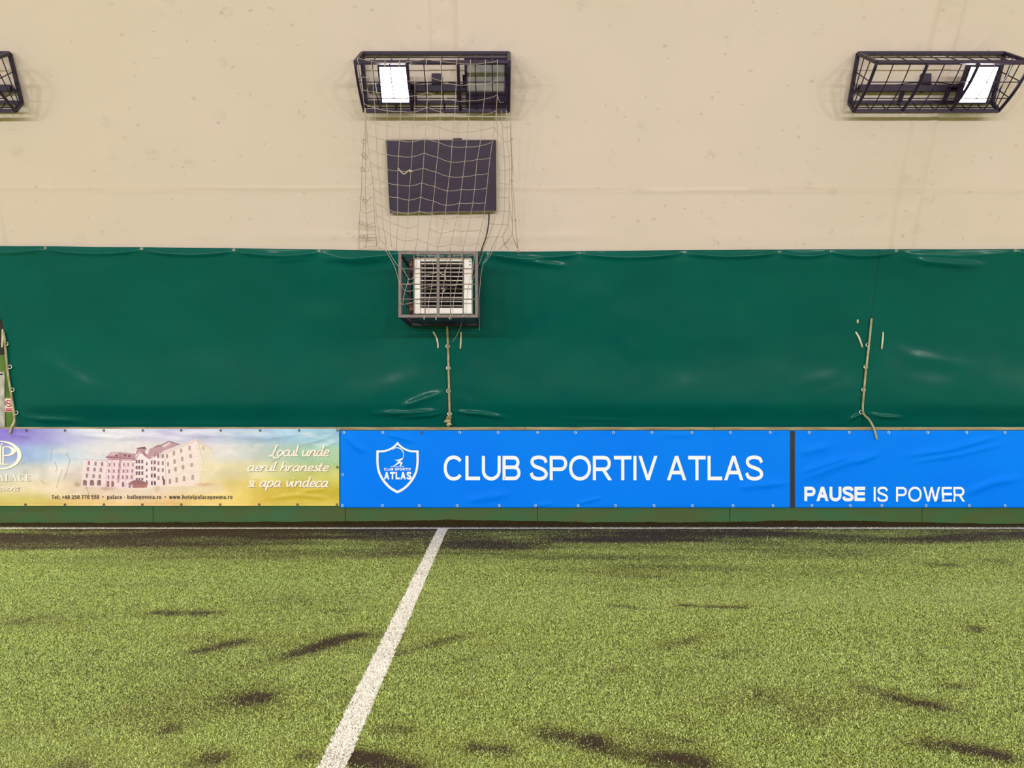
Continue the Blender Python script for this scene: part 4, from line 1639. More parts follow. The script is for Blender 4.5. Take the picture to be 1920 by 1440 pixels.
# entrance canopy
paint(inpoly(B_([(690, 655), (760, 620), (860, 620), (950, 660), (940, 675), (700, 675)])), (138, 92, 92), .9)
paint(inpoly(B_([(745, 675), (935, 675), (930, 715), (745, 720)])), (150, 84, 76), .8)
paint(inpoly(B_([(690, 665), (735, 665), (720, 720), (690, 720)])), (130, 82, 84), .7)
for pl, cc in (((1560, 660, 1760, 690), (196, 150, 96)), ((0, 650, 70, 690), (150, 118, 88)), ((240, 715, 560, 745), (178, 132, 120)), ((1000, 700, 1100, 760), (206, 178, 140))):
    k = (np.exp(-((PX - (140 + (pl[0] + pl[2]) / 13.71)) / ((pl[2] - pl[0]) / 13.71)) ** 2 - ((PY - (810 + (pl[1] + pl[3]) / 13.71)) / ((pl[3] - pl[1]) / 13.71 * 1.5)) ** 2)
         * np.clip(.6 + cl2, 0, 1) * .8)
    IMG[:] = IMG * (1 - k[..., None]) + np.array(cc) * k[..., None]
# cornices, balcony lines and window sills sketched over the facade
for y0, y1, y2 in ((385, 392, 400), (445, 455, 462), (520, 525, 532), (600, 606, 612)):
    stroke([(420, y0), (600, y1), (780, y2)], .28, (186, 146, 150), .55)
for k in range(5):
    stroke([(1180, 350 + 78 * k), (1400, 262 + 88 * k), (1600, 205 + 104 * k)], .25, (206, 176, 162), .45)
for k in range(4):
    stroke([(120, 430 + 78 * k), (400, 445 + 78 * k)], .25, (200, 166, 164), .5)
for xx in range(440, 780, 55):
    stroke([(xx, 345), (xx - 12, 700)], .22, (196, 156, 160), .45)
for xx in (1030, 1060, 1105, 1135):
    stroke([(xx, 250), (xx + 4, 330)], .5, (120, 76, 90), .6)
stroke([(785, 350), (840, 262), (890, 262), (915, 310)], .7, (120, 70, 84), .8)
stroke([(430, 352), (600, 358), (770, 362)], .9, (150, 96, 108), .7)
sky = ((PY < 838) & ~inpoly(B_([(115, 350), (420, 330), (780, 250), (905, 185), (1215, 115), (1570, 85), (1770, 210), (1800, 700), (100, 700)])))
streak = np.clip(vnoise(PX * .35 + PY * .9, PY * 2.2 - PX * .25, .05, 191, 4), -1, 1)
sky = sky * np.clip((PX - 120) / 45, 0, 1)
kk = np.clip(streak, 0, 1) * sky * .55
IMG = IMG * (1 - kk[..., None]) + np.array([236, 236, 234]) * kk[..., None]
kk = np.clip(-streak - .1, 0, 1) * sky * np.clip((830 - PY) / 20, 0, 1) * .7
IMG = IMG * (1 - kk[..., None]) + np.array([150, 150, 206]) * kk[..., None]
# fine scribbled texture over the facade and lower meadow
sc = vnoise(PX, PY, .45, 171, 2)
k = ((PX > 150) & (PX < 402) & (PY > 830) & (PY < 915) & (sc > .62))
paint(k, (196, 166, 156), .18)
k = ((PY > 880) & (PX < 470) & (vnoise(PX, PY, .2, 181, 3) > .55))
paint(k, (206, 190, 150), .2)
# scuffs: dark scratches
for pts in (([(98, 840), (95, 865)]), ([(103, 866), (108, 878), (105, 884)]), ([(124, 850), (132, 862), (126, 884), (120, 900)]), ([(118, 880), (106, 915)]), ([(76, 900), (84, 908)]),
            ([(162, 912), (168, 930)]), ([(520, 862), (510, 866)]), ([(47, 866), (40, 872)])):
    d, _ = seg_dist(PX + 1.2 * cl2, PY, pts)
    paint(d < .55, (120, 124, 132), .6)
# stitched lower hem
paint(np.abs(PY - 943.2) < .35, (196, 160, 84), .5)
lin = np.clip(IMG * np.array([.98, .99, 1.06]) / 255, 0, 1)
lin = np.where(lin <= .04045, lin / 12.92, ((lin + .055) / 1.055) ** 2.4)
me = grid_mesh(X, Y, Z, 'banner', M_BANNER)
at = me.attributes.new('print', 'FLOAT_COLOR', 'POINT')
rgba = np.concatenate([lin, np.ones(PX.shape + (1,))], -1).astype(np.float32)
at.data.foreach_set('color', rgba.reshape(-1, 4).ravel())
hotel = link('banner', me, None, True)
tag(hotel, 'pale violet and yellow vinyl banner printed with a large hotel, at the left', 'banner')
for s, box in (('Locul unde', (504, 834, 618, 860)), ('aerul hraneste', (463.5, 865, 617.5, 884)), ('si apa vindeca', (464, 893, 616, 920))):
    V, Fc = script_line(s)
    wds = split_words(V, Fc, .3)
    place_words(wds, (box[0] + .9, box[1] + 1.1, box[2] + .9, box[3] + 1.1), BAN, hotel_y, M_SHADETXT, hotel, .0018)
    place_words(wds, box, BAN, hotel_y, M_CREAMTXT, hotel, .003)
V, Fc = glyph_mesh('Tel: +40 250 770 550 \u2022 palace - bailegovora.ro \u2022 www.hotelpalacegovora.ro', SANS, .006, 1.08, 1.0)
nb = len(V)
V = np.concatenate([np.c_[V, np.zeros(nb)], np.c_[V + np.array([.030, .008]), np.ones(nb)]])
Fc = Fc + [tuple(nb + q for q in f) for f in Fc]
place_words(split_words(V, Fc, .12), (97, 927.6, 436, 937.6), BAN, hotel_y, M_DARKTXT, hotel)
V, Fc = glyph_mesh(serif('PALACE'), MATHF, .0, 1.12)
place_flat('lettering', V, Fc, (-15, 889, 57, 902), BAN, hotel_y, M_SHADETXT, hotel, .0018, (.8, .9))
place_flat('lettering', V, Fc, (-15, 889, 57, 902), BAN, hotel_y, M_CREAMTXT, hotel)
V, Fc = script_line('Govora', .07, .45)
place_flat('lettering', V, Fc, (-18, 907, 38, 924), BAN, hotel_y, M_SHADETXT, hotel, .0018, (.6, .8))
place_flat('lettering', V, Fc, (-18, 907, 38, 924), BAN, hotel_y, M_CREAMTXT, hotel)
# round monogram: crescent ring, star and two serif stems with the bowl of a P
V, Fc = [], []
nR = 48
for i in range(nR):
    a_ = 2 * math.pi * i / nR
    V += [(2 + 38.5 * math.cos(a_), 853.5 + 27 * math.sin(a_)), (-2 + 35 * math.cos(a_), 853.5 + 25.2 * math.sin(a_))]
for i in range(nR):
    j = (i + 1) % nR
    Fc.append((2 * i, 2 * j, 2 * j + 1, 2 * i + 1))


def add_px(pl):
    nb = len(V)
    V.extend(pl)
    Fc.append(tuple(range(nb, nb + len(pl))))


add_px([(4.6, 837), (7.6, 837), (7.6, 870), (4.6, 870)])
add_px([(2, 869), (15, 870.2), (15, 871.5), (2, 871.5)])
add_px([(-2.2, 835), (2.6, 835), (2.6, 871), (-2.2, 871)])
bow_o = catmull([(6, 836.8), (18, 837), (26, 840), (30.5, 845.5), (26, 851), (18, 854.5), (6, 855)], 4)
bow_i = catmull([(6, 838.6), (14.5, 838.8), (19, 841), (21.5, 845.5), (19, 850), (14.5, 852.8), (6, 853.2)], 4)
nb = len(V)
V += bow_o + bow_i
for i in range(len(bow_o) - 1):
    Fc.append((nb + i, nb + i + 1, nb + len(bow_o) + i + 1, nb + len(bow_o) + i))
star = [(3.4 + (2.6 if i % 2 == 0 else 1.1) * math.sin(i * math.pi / 5), 832.6 - (2.6 if i % 2 == 0 else 1.1) * math.cos(i * math.pi / 5)) for i in range(10)]
add_px(star)
V = np.array(V)
place_px('monogram', V[:, 0] + .7, V[:, 1] + .9, Fc, BAN, hotel_y, M_SHADETXT, hotel, .0018)
place_px('monogram', V[:, 0], V[:, 1], Fc, BAN, hotel_y, M_CREAMTXT, hotel, .003)
for p in (-23, 50, 122, 195, 268, 340, 414, 488, 561, 633):
    eyelet(p, 807, hotel_y, M_EYEDARK, hotel, .011)
for p in (-25, 48, 122, 195, 267, 340, 413, 486, 558, 632):
    eyelet(p, 946, hotel_y, M_EYEDARK, hotel, .011)
eyelet(633, 876, hotel_y, M_EYEDARK, hotel, .012)

# ------------------------------------------------------------------ lamp cages
A_, B2, C_, D_ = (8.772, 5.566), (8.334, 5.27), (8.876, 4.948), (8.995, 5.092)   # (Y, Z): back top, front top, front bottom, back bottom
CW = 1.67


def prof_pt(u):
    """front arc of the cage from top (0) to bottom (1), bowed outwards"""
    y = B2[0] + (C_[0] - B2[0]) * u
    z = B2[1] + (C_[1] - B2[1]) * u
    s = math.sin(math.pi * u) * .055
    return (y - s * .6, z - s * .8 * .6)


def lerp2(a, b, t):
    return (a[0] + (b[0] - a[0]) * t, a[1] + (b[1] - a[1]) * t)


def light_cage(x0, label):
    root = thing('light_cage', label, 'cage', (x0 + CW / 2, A_[0], D_[1]), 'caged lamp frames on the cream membrane')
    x1 = x0 + CW
    t = .036
    b = MB()                                                # angle-iron frame
    for q in (A_, B2, C_, D_):
        b.bar((x0, *q), (x1, *q), t)
    for x in (x0, x1):
        for p, q in ((A_, B2), (A_, D_), (D_, C_)):
            b.bar((x, *p), (x, *q), t)
    b.build('frame', M_CAGE, root)
    for i in range(4):
        x = x0 + CW * i / 3
        b = MB()
        b.tube([(x, *prof_pt(k / 12)) for k in range(13)], .0175, 10)
        b.build('curved_bar', M_CAGE, root, True)
    b = MB()                                                # welded wire mesh
    wr = .0065
    for i in range(1, 9):
        if i % 3 == 0:
            continue
        x = x0 + CW * i / 9
        b.tube([(x, *prof_pt(k / 8)) for k in range(9)], wr, 5)
    for u in (.37, .71):
        b.tube([(x0, *prof_pt(u)), (x1, *prof_pt(u))], wr, 5)
    for i in range(1, 9):
        x = x0 + CW * i / 9
        b.tube([(x, *A_), (x, *B2)], wr, 5)
        b.tube([(x, *D_), (x, *C_)], wr, 5)
    b.tube([(x0, *lerp2(A_, B2, .5)), (x1, *lerp2(A_, B2, .5))], wr, 5)
    b.tube([(x0, *lerp2(D_, C_, .6)), (x1, *lerp2(D_, C_, .6))], wr, 5)
    for x in (x0, x1):
        for f in (.34, .68):
            top_, bot_ = lerp2(A_, B2, f), lerp2(D_, C_, f)
            b.tube([(x, *top_), (x, *bot_)], wr, 5)
        for u in (.36, .70):
            b.tube([(x, *lerp2(A_, D_, u)), (x, *prof_pt(u))], wr, 5)
    b.build('wire_mesh', M_CAGE, root)
    b = MB()                                                # mounting rail, post and feet
    zc, yc = 5.215, 8.90
    b.box((x0 + .06, yc - .03, zc - .036), (x1 - .06, yc + .01, zc + .036))
    b.box((x0 + CW / 2 - .055, yc - .03, zc + .03), (x0 + CW / 2 + .055, yc + .02, zc + .165))
    for dx in (-.26, .26):
        b.bar((x0 + CW / 2 + dx, yc - .005, zc - .03), (x0 + CW / 2 + dx, yc + .10, zc - .15), .05, .012)
    b.build('mounting_rail', M_CAGE, root)
    for dx in (-.78, .0, .78):                              # stays to the membrane
        b = MB()
        b.bar((x0 + CW / 2 + dx, yc + .0, zc), (x0 + CW / 2 + dx, float(mem_d(zc)) - .01, zc), .03)
        b.build('wall_stay', M_CAGE, root)
    for s in (-1, 1):                                       # loose flex from the post
        b = MB()
        b.tube(catmull([(x0 + CW / 2 + s * .05, yc - .03, zc + .06), (x0 + CW / 2 + s * .2, yc - .02, zc + .055), (x0 + CW / 2 + s * .34, yc - .02, zc + .035)], 5), .006, 5)
        b.build('flex', M_CAGE, root, True)
    return root


light_cage(-1.59, 'black wire lamp cage at the centre with the netting hung over it')
light_cage(4.065, 'black wire lamp cage high on the right with one lit floodlight')
light_cage(-7.285, 'black wire lamp cage cut off by the left edge of the picture')


def floodlight(cx_, cy_, d, w, h, lit, label, border, drop=0.0):
    c = Vector(P(cx_, cy_, d))
    nrm = Vector((0, -.80, -.60)).normalized()
    ax = Vector((1, 0, 0))
    ay = nrm.cross(ax).normalized()                         # along the lamp face, upwards
    if ay.z < 0:
        ay = -ay
    root = thing('floodlight', label, 'floodlight', tuple(c - nrm * .1), 'floodlights in the lamp cages')
    b = MB()
    W, H = w / 2 + border, h / 2 + border
    cc = c - ay * drop / 2
    b.obox(cc - nrm * .045, ax * W, ay * (H + drop / 2), nrm * .04)
    for k in range(5):                                      # cooling fins on the back
        b.obox(cc - nrm * .105 + ax * (k - 2) * W * .4, ax * .006, ay * H * .8, nrm * .022)
    b.build('housing', M_HOUSE, root, bevel=.006)
    b = MB()
    b.obox(c + nrm * .001, ax * w / 2, ay * h / 2, nrm * .003)
    g = b.build('glass', M_LIT if lit else M_GLASS, root)
    b = MB()
    for s in (-1, 1):
        for o_, l_ in ((ay * (h / 2 + border * .5), None),):
            b.obox(c + nrm * .002 + s * o_, ax * W, ay * border * .5, nrm * .009)
        b.obox(c + nrm * .002 + ax * s * (w / 2 + border * .5), ax * border * .5, ay * h / 2, nrm * .009)
    b.build('bezel', M_HOUSE, root)
    b = MB()
    rail = Vector((c.x, 8.87, 5.215))
    for s in (-1, 1):
        b.bar(c - nrm * .05 + ax * s * (W + .008), Vector((c.x + s * (W + .008), 8.87, 5.215)), .012, .04, up=(1, 0, 0))
    b.bar(Vector((c.x - W - .012, 8.865, 5.215)), Vector((c.x + W + .012, 8.865, 5.215)), .04, .012)
    b.build('bracket', M_HOUSE, root)
    return root


floodlight(739.5, 159, 8.62, .30, .375, True, 'lit white floodlight at the left end of the central netted cage', .02)
floodlight(911, 143, 8.66, .42, .34, False, 'unlit floodlight with grey glass at the right end of the central cage', .028, .16)
floodlight(1834, 159, 8.62, .30, .375, True, 'lit white floodlight inside the cage high on the right', .02)

# ------------------------------------------------------------------ screen on the membrane
sc_pts = [onmem(723, 262, .09), onmem(930, 262, .09), onmem(930.5, 397, .09), onmem(731, 400, .09)]
tl, tr, br, bl = [Vector(p) for p in sc_pts]
nrm = (tr - tl).cross(bl - tl).normalized()
if nrm.y > 0:
    nrm = -nrm
root = thing('display_screen', 'dark purple grey display screen on the membrane behind the netting', 'screen', tuple((bl + br) / 2))
b = MB()
back = -nrm * .05
b.hexa([tl + back, tr + back, br + back, bl + back, tl, tr, br, bl])
b.build('casing', M_SFRAME, root, bevel=.002)
b = MB()
e = .012


def sp(u, v):
    return tl + (tr - tl) * u + (bl - tl) * v + (br - tr - bl + tl) * u * v


q = nrm * .0015
b.hexa([sp(e, e), sp(1 - e, e), sp(1 - e, 1 - e), sp(e, 1 - e), sp(e, e) + q, sp(1 - e, e) + q, sp(1 - e, 1 - e) + q, sp(e, 1 - e) + q])
b.build('display_face', M_SCREEN, root)
b = MB()
for (u0, v0, u1, v1) in ((0, 0, 1, .010), (0, .985, 1, 1)):
    b.hexa([sp(u0, v0), sp(u1, v0), sp(u1, v1), sp(u0, v1), sp(u0, v0) + q * 3, sp(u1, v0) + q * 3, sp(u1, v1) + q * 3, sp(u0, v1) + q * 3])
b.build('edge_trim', M_GCAGE, root)
b = MB()
m_ = sp(.62, 0)
b.obox(m_ + Vector((.04, .02, .012)), (.05, 0, 0), (0, .02, 0), (0, 0, .008))
b.build('sensor', M_SFRAME, root)
for u in (.2, .8):
    for v in (.2, .8):
        b = MB()
        p_ = sp(u, v) + back
        b.bar(p_, (p_.x, float(mem_d(p_.z)) - .012, p_.z), .05)
        b.build('wall_bracket', M_SFRAME, root)

pts = [onmem(917, 399, .10), onmem(916, 420, .07), onmem(911, 446, .10), onmem(905, 462, .18), onmem(899, 482, .4), onmem(893, 505, .55), onmem(886, 525, .60)]
b = MB()
b.tube(catmull(pts, 5), .008, 6)
tag(b.build('power_cable', M_CABLE, None, True), 'black cable running from the screen down to the caged heater', 'cable')

# ------------------------------------------------------------------ heater and its cage
HF, HB = 8.80, 9.78                                         # front and back of the heater cage
x0, x1 = (750 - CX) / F * HF, (893.5 - CX) / F * HF
z0, z1 = zy(593, HF), zy(474.5, HF)
root = thing('heater_cage', 'grey welded steel cage round the white heater on the curtain', 'cage', ((x0 + x1) / 2, HB, z0))
t = .034
b = MB()
b.bar((x0 - t / 2, HB, z0), (x1 + t / 2, HB, z0), t)
b.bar((x0 - t / 2, 9.66, z1), (x1 + t / 2, 9.66, z1), t)
for x in (x0, x1):
    b.bar((x, HB, z0), (x, 9.66, z1), t, up=(0, 1, 0))
    b.bar((x, HF + .02, z0), (x, HB, z0), t)
    b.bar((x, HF + .02, z1), (x, 9.66, z1), t)
b.build('rear_frame', M_CAGE, root, bevel=.002)  # shade behind the grey front frame put into the dark colour
b = MB()
b.bar((x0 - t / 2, HF, z0), (x1 + t / 2, HF, z0), t)
b.bar((x0 - t / 2, HF, z1), (x1 + t / 2, HF, z1), t)
for x in (x0, x1):
    b.bar((x, HF + .002, z0 + t * .4), (x, HF + .002, z1 - t * .4), t * .98, up=(0, 1, 0))
xm = (821.5 - CX) / F * HF
b.bar((xm, HF + .002, z0 + t * .4), (xm, HF + .002, z1 - t * .4), .032, up=(0, 1, 0))
b.build('frame', M_GCAGE, root, bevel=.002)
b, b2 = MB(), MB()
wr = .006
for px in (776, 797, 845, 868):
    xx = (px - CX) / F * HF
    b.tube([(xx, HF, z0), (xx, HF, z1)], wr, 5)
    b2.tube([(xx, HF, z0), (xx, HB, z0)], wr, 5)
    b2.tube([(xx, HF, z1), (xx, 9.66, z1)], wr, 5)
for py in (504, 533, 561):
    zz = zy(py, HF)
    b.tube([(x0, HF, zz), (x1, HF, zz)], wr, 5)
    for x in (x0, x1):
        b2.tube([(x, HF, zz), (x, HB - .06, zz)], wr, 5)
for f in (.25, .5, .75):
    yy = HF + (HB - HF) * f
    b2.tube([(x0, yy, z0), (x1, yy, z0)], wr, 5)
    b2.tube([(x0, min(yy, 9.66), z1), (x1, min(yy, 9.66), z1)], wr, 5)
    for x in (x0, x1):
        b2.tube([(x, yy, z0), (x, min(yy, 9.70), z1)], wr, 5)
b.build('wire_mesh', M_GCAGE, root)
b2.build('wire_mesh', M_CAGE, root)  # side, top and bottom wires: shade inside the cage painted as dark colour
for x in (x0, x1):
    for ya, yb, z in ((HB, 9.88, z0), (9.66, 9.74, z1)):
        b = MB()
        b.bar((x, ya, z), (x, yb, z), t)
        b.build('wall_stay', M_GCAGE, root)

HD = 9.0
hx0, hx1 = (777 - CX) / F * HD, (884.5 - CX) / F * HD
hz0, hz1 = zy(588.5, HD), zy(483, HD)
ox0, ox1 = (788 - CX) / F * HD, (869.5 - CX) / F * HD
oz0, oz1 = zy(577, HD), zy(490, HD)
hb = HD + .36
root = thing('unit_heater', 'white louvred fan heater standing inside the grey steel cage', 'heater', ((hx0 + hx1) / 2, hb, hz0))
b = MB()
b.box((hx0, HD, hz0), (ox0, hb, hz1))
b.box((ox1, HD, hz0), (hx1, hb, hz1))
b.box((ox0, HD, oz1), (ox1, hb, hz1))
b.box((ox0, HD, hz0), (ox1, hb, oz0))
b.build('casing', M_HEAT, root, bevel=.012)
b = MB()
b.box((ox0, hb - .03, oz0), (ox1, hb - .01, oz1))
inn = b.build('coil', M_INNER, root)
b = MB()
cx_, cz_ = (ox0 + ox1) / 2, (oz0 + oz1) / 2
for k in range(5):                                          # fan behind the louvres
    a0 = k * 2 * math.pi / 5
    p = [(cx_ + math.cos(a0 + da) * r_, hb - .08 + dy, cz_ + math.sin(a0 + da) * r_) for r_, da, dy in ((.04, -.3, .0), (.2, -.25, -.02), (.21, .35, .02), (.04, .4, .02))]
    b.poly(p)
    b.poly([(q[0], q[1] + .004, q[2]) for q in p][::-1])
b.tube([(cx_, hb - .12, cz_), (cx_, hb - .05, cz_)], .05, 14)
b.build('fan', M_INNER, root)
nl = 11
for k in range(nl):
    zz = oz1 - (oz1 - oz0) * (k + .45) / nl
    b = MB()
    b.obox(((ox0 + ox1) / 2, HD + .035, zz), ((ox1 - ox0) / 2 - .004, 0, 0), (0, .028, .004), (0, -.0005, .0042))
    b.build('louvre', M_LOUVRE, root)
for zz in (hz1 - .045, hz1 - .085):
    b = MB()
    b.ring((hx1 - .02, HD - .002, zz), (0, -1, 0), .006, .003, 8, 4)
    b.build('screw', M_EYEDARK, root, True)
for py, r_ in ((495, .026), (579, .026)):
    zz = zy(py, HD + .1)
    xx = hx0
    b = MB()
    b.tube([(xx + .01, HD + .14, zz), (xx - .05, HD + .14, zz), (xx - .065, HD + .15, zz - .01)], .024, 10)
    b.tube([(xx - .05, HD + .14, zz + .05), (xx - .05, HD + .14, zz - .05)], .030, 10)
    b.tube([(xx - .05, HD + .14, zz + .05), (xx - .05, HD + .14, zz + .075)], .02, 8)
    b.tube(catmull([(xx - .05, HD + .14, zz - .04), (xx - .055, HD + .2, zz - .08), (xx - .05, HD + .5, zz - .09), (xx - .05, 9.72, zz - .09)], 5), .016, 8)
    b.build('pipe_fitting', M_COPPER, root, True)
for s in (.2, .8):
    xx = hx0 + (hx1 - hx0) * s
    for zz, yy in ((hz1 - .08, 9.70), (hz0 + .08, 9.80)):
        b = MB()
        b.bar((xx, hb, zz), (xx, yy, zz), .04)
        b.build('wall_bracket', M_GCAGE, root)

# ------------------------------------------------------------------ netting over screen and heater
ROWS = [  # nodes traced at 5.333 times size from (640, 240); one row of knots per line, columns from left to right
    [(-20 + 180, -705), (300, -668), (430, -655), (575, -655), (690, -668), (845, -690), (990, -672), (1150, -650), (1290, -640), (1440, -650), (1560, -672)],
    [(190, -515), (315, -502), (430, -480), (585, -470), (735, -475), (860, -520), (1005, -470), (1148, -430), (1285, -435), (1440, -440), (1560, -480)],
    [(210, -385), (320, -363), (440, -350), (590, -325), (735, -320), (860, -355), (1005, -310), (1140, -270), (1285, -272), (1430, -288), (1560, -330)],
    [(225, -245), (335, -203), (460, -172), (597, -165), (735, -160), (858, -210), (990, -160), (1133, -112), (1275, -112), (1412, -132), (1550, -170)],
    [(238, -95), (340, -48), (455, -22), (585, -15), (720, -12), (850, -48), (985, -7), (1118, 38), (1265, 38), (1400, 22), (1525, -10)],
    [(250, 52), (348, 95), (455, 122), (580, 125), (712, 140), (838, 100), (975, 145), (1105, 188), (1248, 190), (1385, 180), (1510, 140)],
    [(268, 200), (355, 240), (455, 265), (572, 282), (705, 290), (828, 250), (962, 293), (1097, 343), (1235, 332), (1358, 315), (1487, 300)],
    [(290, 340), (368, 385), (460, 415), (565, 428), (695, 430), (818, 400), (945, 440), (1080, 487), (1215, 490), (1345, 468), (1470, 455)],
    [(305, 480), (380, 520), (465, 550), (562, 568), (685, 580), (805, 548), (935, 585), (1062, 630), (1200, 615), (1332, 615), (1455, 600)],
    [(320, 610), (392, 650), (472, 685), (562, 695), (675, 722), (795, 692), (920, 730), (1047, 775), (1183, 752), (1315, 750), (1440, 748)],
    [(340, 745), (402, 778), (480, 820), (563, 840), (668, 862), (778, 830), (905, 860), (1032, 915), (1160, 890), (1290, 897), (1425, 885)],
    [(350, 870), (413, 905), (488, 940), (565, 970), (658, 1003), (768, 970), (883, 1010), (1000, 1053), (1125, 1025), (1262, 1030), (1390, 1023)],
    [(365, 985), (425, 1022), (490, 1062), (555, 1098), (640, 1130), (762, 1112), (862, 1150), (965, 1190), (1095, 1160), (1225, 1175), (1360, 1157)],
    [(382, 1105), (450, 1160), (500, 1185), (550, 1222), (615, 1245), (732, 1248), (862, 1250), (955, 1250), (1085, 1250), (1212, 1250), (1335, 1250)]]


def net_d(py):
    return 8.24 + (py - 108) / (474 - 108) * (8.765 - 8.24)


def node(c, d=None):
    px, py = 640 + c[0] / 5.333, 240 + c[1] / 5.333
    return P(px, py, net_d(py) if d is None else d)


netm = MB()
NR = .0029


def sag(a, b_, k=.008):
    a, b_ = Vector(a), Vector(b_)
    m1 = a.lerp(b_, .5) - Vector((0, 0, k))
    return [a, m1, b_]


grid = [[node(c) for c in r] for r in ROWS]
for c in range(11):
    netm.tube([r[c] for r in grid], NR, 4)
for ri, r in enumerate(grid):
    if ri == len(grid) - 1:
        continue
    pl = [r[0]]
    for i in range(len(r) - 1):
        if ri == 11 and i == 5:                             # torn mesh
            netm.tube(pl, NR, 4)
            pl = [r[6]]
            continue
        pl += sag(r[i], r[i + 1], .006)[1:]
    netm.tube(pl, NR, 4)
# knotted repair in the middle
netm.tube([node(p) for p in catmull([(565, 400), (585, 425), (625, 462), (665, 432), (690, 425), (715, 436)], 4)], .008, 5)
netm.tube([node(p) for p in ((675, 420), (690, 438), (700, 425))], .014, 5)
# strings from the heater-cage top down its front
for top_, lst in (((615, 1245), [(700, 1330), (690, 1500)]), ):
    pass


def hn(c, d):
    px, py = 700 + c[0] / 7.385, 440 + c[1] / 7.385          # traced at 7.385 times size from (700, 440)
    return P(px, py, d)


HN = HF - .03
netm.tube([grid[-1][0], hn((160, 140), HN)], NR, 4)
netm.tube([grid[-1][1], hn((160, 200), HN)], NR, 4)
for c in (2, 3):
    netm.tube([grid[-1][c], P(749.5, 474, HN)], NR, 4)
for pl in ([(600, 240), (615, 320), (560, 560), (540, 600)], [(730, 245), (830, 420), (800, 760), (770, 900), (760, 1130)], [(730, 205), (770, 245)],
           [(890, 245), (850, 330)], [(1060, 245), (1020, 420), (1000, 520), (960, 800), (940, 1010)], [(1235, 245), (1200, 420), (1180, 560), (1120, 850), (1090, 1140), (1045, 1165)],
           [(1400, 250), (1380, 480), (1320, 690), (1290, 900), (1280, 1080), (1230, 1145)],
           [(160, 140), (270, 330), (340, 430), (400, 460), (490, 610), (570, 600), (900, 520)], [(160, 200), (290, 430), (350, 630), (400, 685), (560, 680)],
           [(350, 620), (450, 780), (640, 750), (900, 700), (1140, 710)], [(360, 640), (360, 890), (405, 965), (560, 930), (640, 900)], [(490, 610), (440, 780), (405, 965)],
           [(480, 610), (490, 690), (570, 650)], [(1330, 690), (1110, 690)]):
    netm.tube([hn(p, HN) for p in catmull(pl, 4)], NR, 4)
for pl in ([(910, 510), (940, 545), (980, 555), (1000, 520), (985, 490)], [(985, 540), (1000, 590), (990, 640)], [(940, 740), (990, 760), (960, 800)]):
    netm.tube([hn(p, HN - .01) for p in catmull(pl, 4)], .006, 4)
for pl in ([(700, 1130), (705, 1175)], [(868, 1130), (868, 1180)], [(1075, 1110), (1065, 1140), (1045, 1165)], [(1250, 1120), (1230, 1145)]):
    netm.tube([hn(p, HN) for p in catmull(pl, 3)], .007, 4)
# strings pulled out to the right and left of the heater cage
netm.tube([hn(p, d) for p, d in (((1530, 230), 9.0), ((1440, 470), 8.9), ((1350, 700), 8.78))], NR, 4)
netm.tube([hn(p, d) for p, d in (((1640, 190), 9.0), ((1520, 400), 9.0), ((1490, 560), 8.95), ((1460, 900), 8.92), ((1470, 1330), 9.0))], NR, 4)
netm.tube([hn(p, d) for p, d in (((1717, 25), 8.95), ((1690, 170), 9.0), ((1560, 370), 9.0), ((1510, 400), 9.0))], NR, 4)
netm.tube([P(p[0], p[1], 9.5) for p in ((868, 594), (864, 612), (856, 630), (848, 641))], NR, 4)


def side(cols, dtop, dbot, y0=-150, y1=1225):
    out = []
    for pl in cols:
        q = [node(c, dtop + (dbot - dtop) * min(max((c[1] - y0) / (y1 - y0), 0), 1)) for c in pl]
        netm.tube(q, NR * 1.1, 4)
        out.append(q)
    return out


side([[(1550, -170), (1560, 0), (1560, 235), (1575, 405), (1575, 560), (1570, 690), (1555, 830), (1520, 960), (1470, 1090), (1405, 1235)],
      [(1600, -175), (1615, 60), (1630, 285), (1635, 420), (1635, 560), (1632, 695), (1630, 830), (1610, 965), (1560, 1085), (1500, 1210)],
      [(1650, -175), (1660, 140), (1680, 285), (1685, 415), (1682, 560), (1678, 695), (1676, 830), (1668, 968), (1612, 1085)]], 8.52, 9.0)
netm.tube([node((1612, 1085), 8.95), node((1635, 1170), 9.3), node((1670, 1218), 9.6)], NR, 4)
side([[(1692, -180), (1700, 105), (1705, 250), (1710, 390), (1703, 525), (1722, 670), (1740, 920), (1748, 1050), (1770, 1235)],
      [(1694, -180), (1690, 105), (1700, 250), (1705, 400), (1700, 600), (1712, 800), (1710, 940), (1708, 1070), (1760, 1200)],
      [(1678, 700), (1690, 850), (1712, 940)], [(1668, 968), (1708, 1070), (1580, 1215)], [(1708, 1070), (1635, 1170)]], 8.75, 9.58)
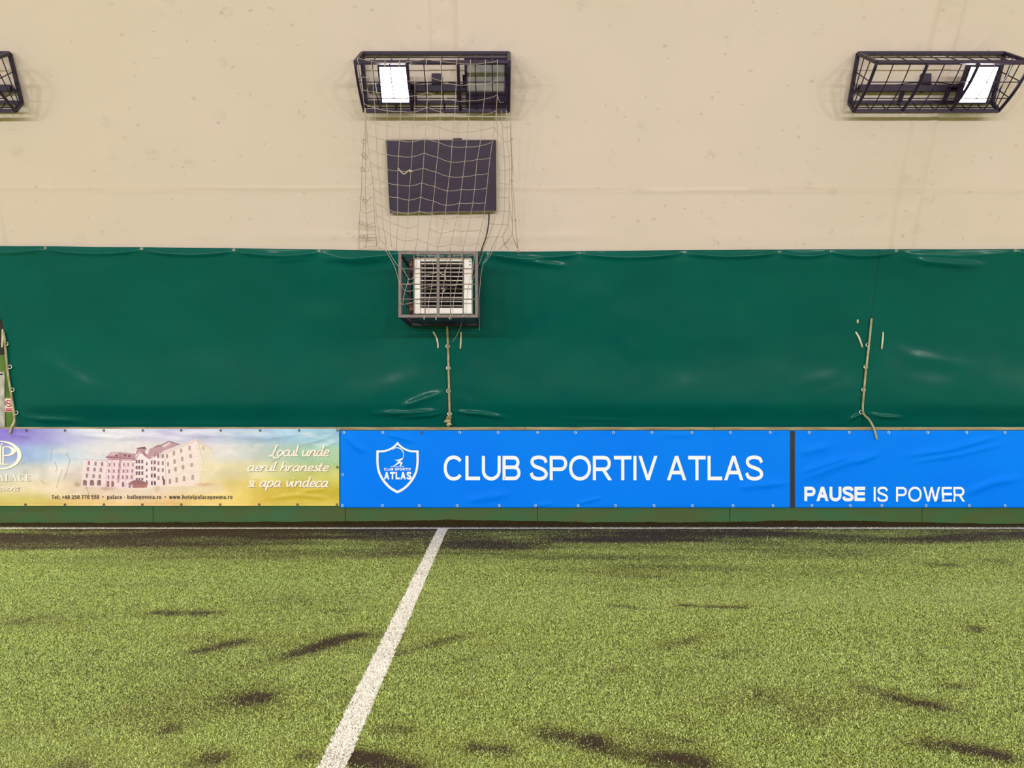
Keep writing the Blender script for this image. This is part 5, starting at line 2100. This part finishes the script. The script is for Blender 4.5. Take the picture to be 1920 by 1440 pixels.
for c in ([(1525, -10), (1590, 80), (1650, 145), (1700, 105)], [(1550, 235), (1590, 270), (1630, 287), (1680, 280), (1705, 250)], [(1548, 405), (1600, 420), (1640, 424), (1685, 415), (1710, 390)],
          [(1580, 550), (1635, 560), (1682, 562)], [(1570, 690), (1632, 696), (1678, 697)], [(1555, 830), (1630, 832), (1676, 832)], [(1475, 955), (1530, 962), (1610, 965), (1668, 968)],
          [(1455, 1090), (1560, 1085), (1612, 1085)], [(1425, 885), (1460, 930)], [(1390, 1023), (1455, 1085)], [(1360, 1157), (1410, 1200)],
          [(1545, -170), (1580, -80), (1620, -20), (1660, 0), (1700, -30)], [(1560, -330), (1585, -260), (1620, -260)]):
    netm.tube([node(p, 8.55 + .4 * min(max((p[1] + 150) / 1375, 0), 1)) for p in catmull(c, 3)], NR, 4)
side([[(236, -200), (232, 60), (222, 150), (215, 270), (205, 420), (203, 560), (196, 700), (188, 815), (180, 960), (178, 1080), (175, 1222)],
      [(240, -200), (242, 100), (243, 300), (240, 600), (243, 735), (245, 850), (260, 970), (262, 1090), (240, 1190)],
      [(242, -200), (258, 60), (268, 200), (290, 345), (310, 500), (325, 620), (322, 750), (330, 830), (335, 940), (345, 1062), (352, 1180)]], 8.75, 9.58)
for c in ([(205, 555), (235, 600), (310, 550)], [(196, 690), (243, 735), (310, 685)], [(188, 815), (245, 852), (328, 818)], [(180, 955), (262, 968), (335, 940)], [(178, 1075), (215, 1095), (262, 1070), (345, 1062)],
          [(175, 1222), (240, 1190), (352, 1180), (382, 1105)], [(352, 1180), (450, 1235)], [(250, 1092), (340, 1095)], [(345, 985), (262, 985)],
          [(205, 420), (215, 405), (230, 430), (262, 440), (280, 410)]):
    netm.tube([node(p, 8.75 + .83 * min(max((p[1] + 150) / 1375, 0), 1)) for p in catmull(c, 3)], NR, 4)
for c in ((228, 135), (225, 270), (210, 415), (205, 700), (195, 950), (235, 965), (205, 1085), (240, 1085), (240, 290), (238, 730)):
    p = Vector(node(c, 8.75 + .83 * min(max((c[1] + 150) / 1375, 0), 1)))
    netm.ring(p, (.3, -1, .2), .026, .004, 10, 4)
for c in ((1700, 110), (1708, 395), (1703, 525), (1740, 920), (1768, 1235)):
    p = Vector(node(c, 8.75 + .83 * min(max((c[1] + 150) / 1375, 0), 1)))
    netm.ring(p, (.3, -1, .2), .010, .006, 8, 4)
# ties over the cage top rail
for c in (430, 575, 845, 990, 1150, 1290, 1440, 1560):
    p = node((c, -672))
    netm.ring((p[0], B2[0], B2[1]), (1, 0, 0), .026, .004, 10, 4)
tag(netm.build('protective_net', M_NET, None, True), 'knotted string netting hanging from the central lamp cage down over screen and heater', 'net')
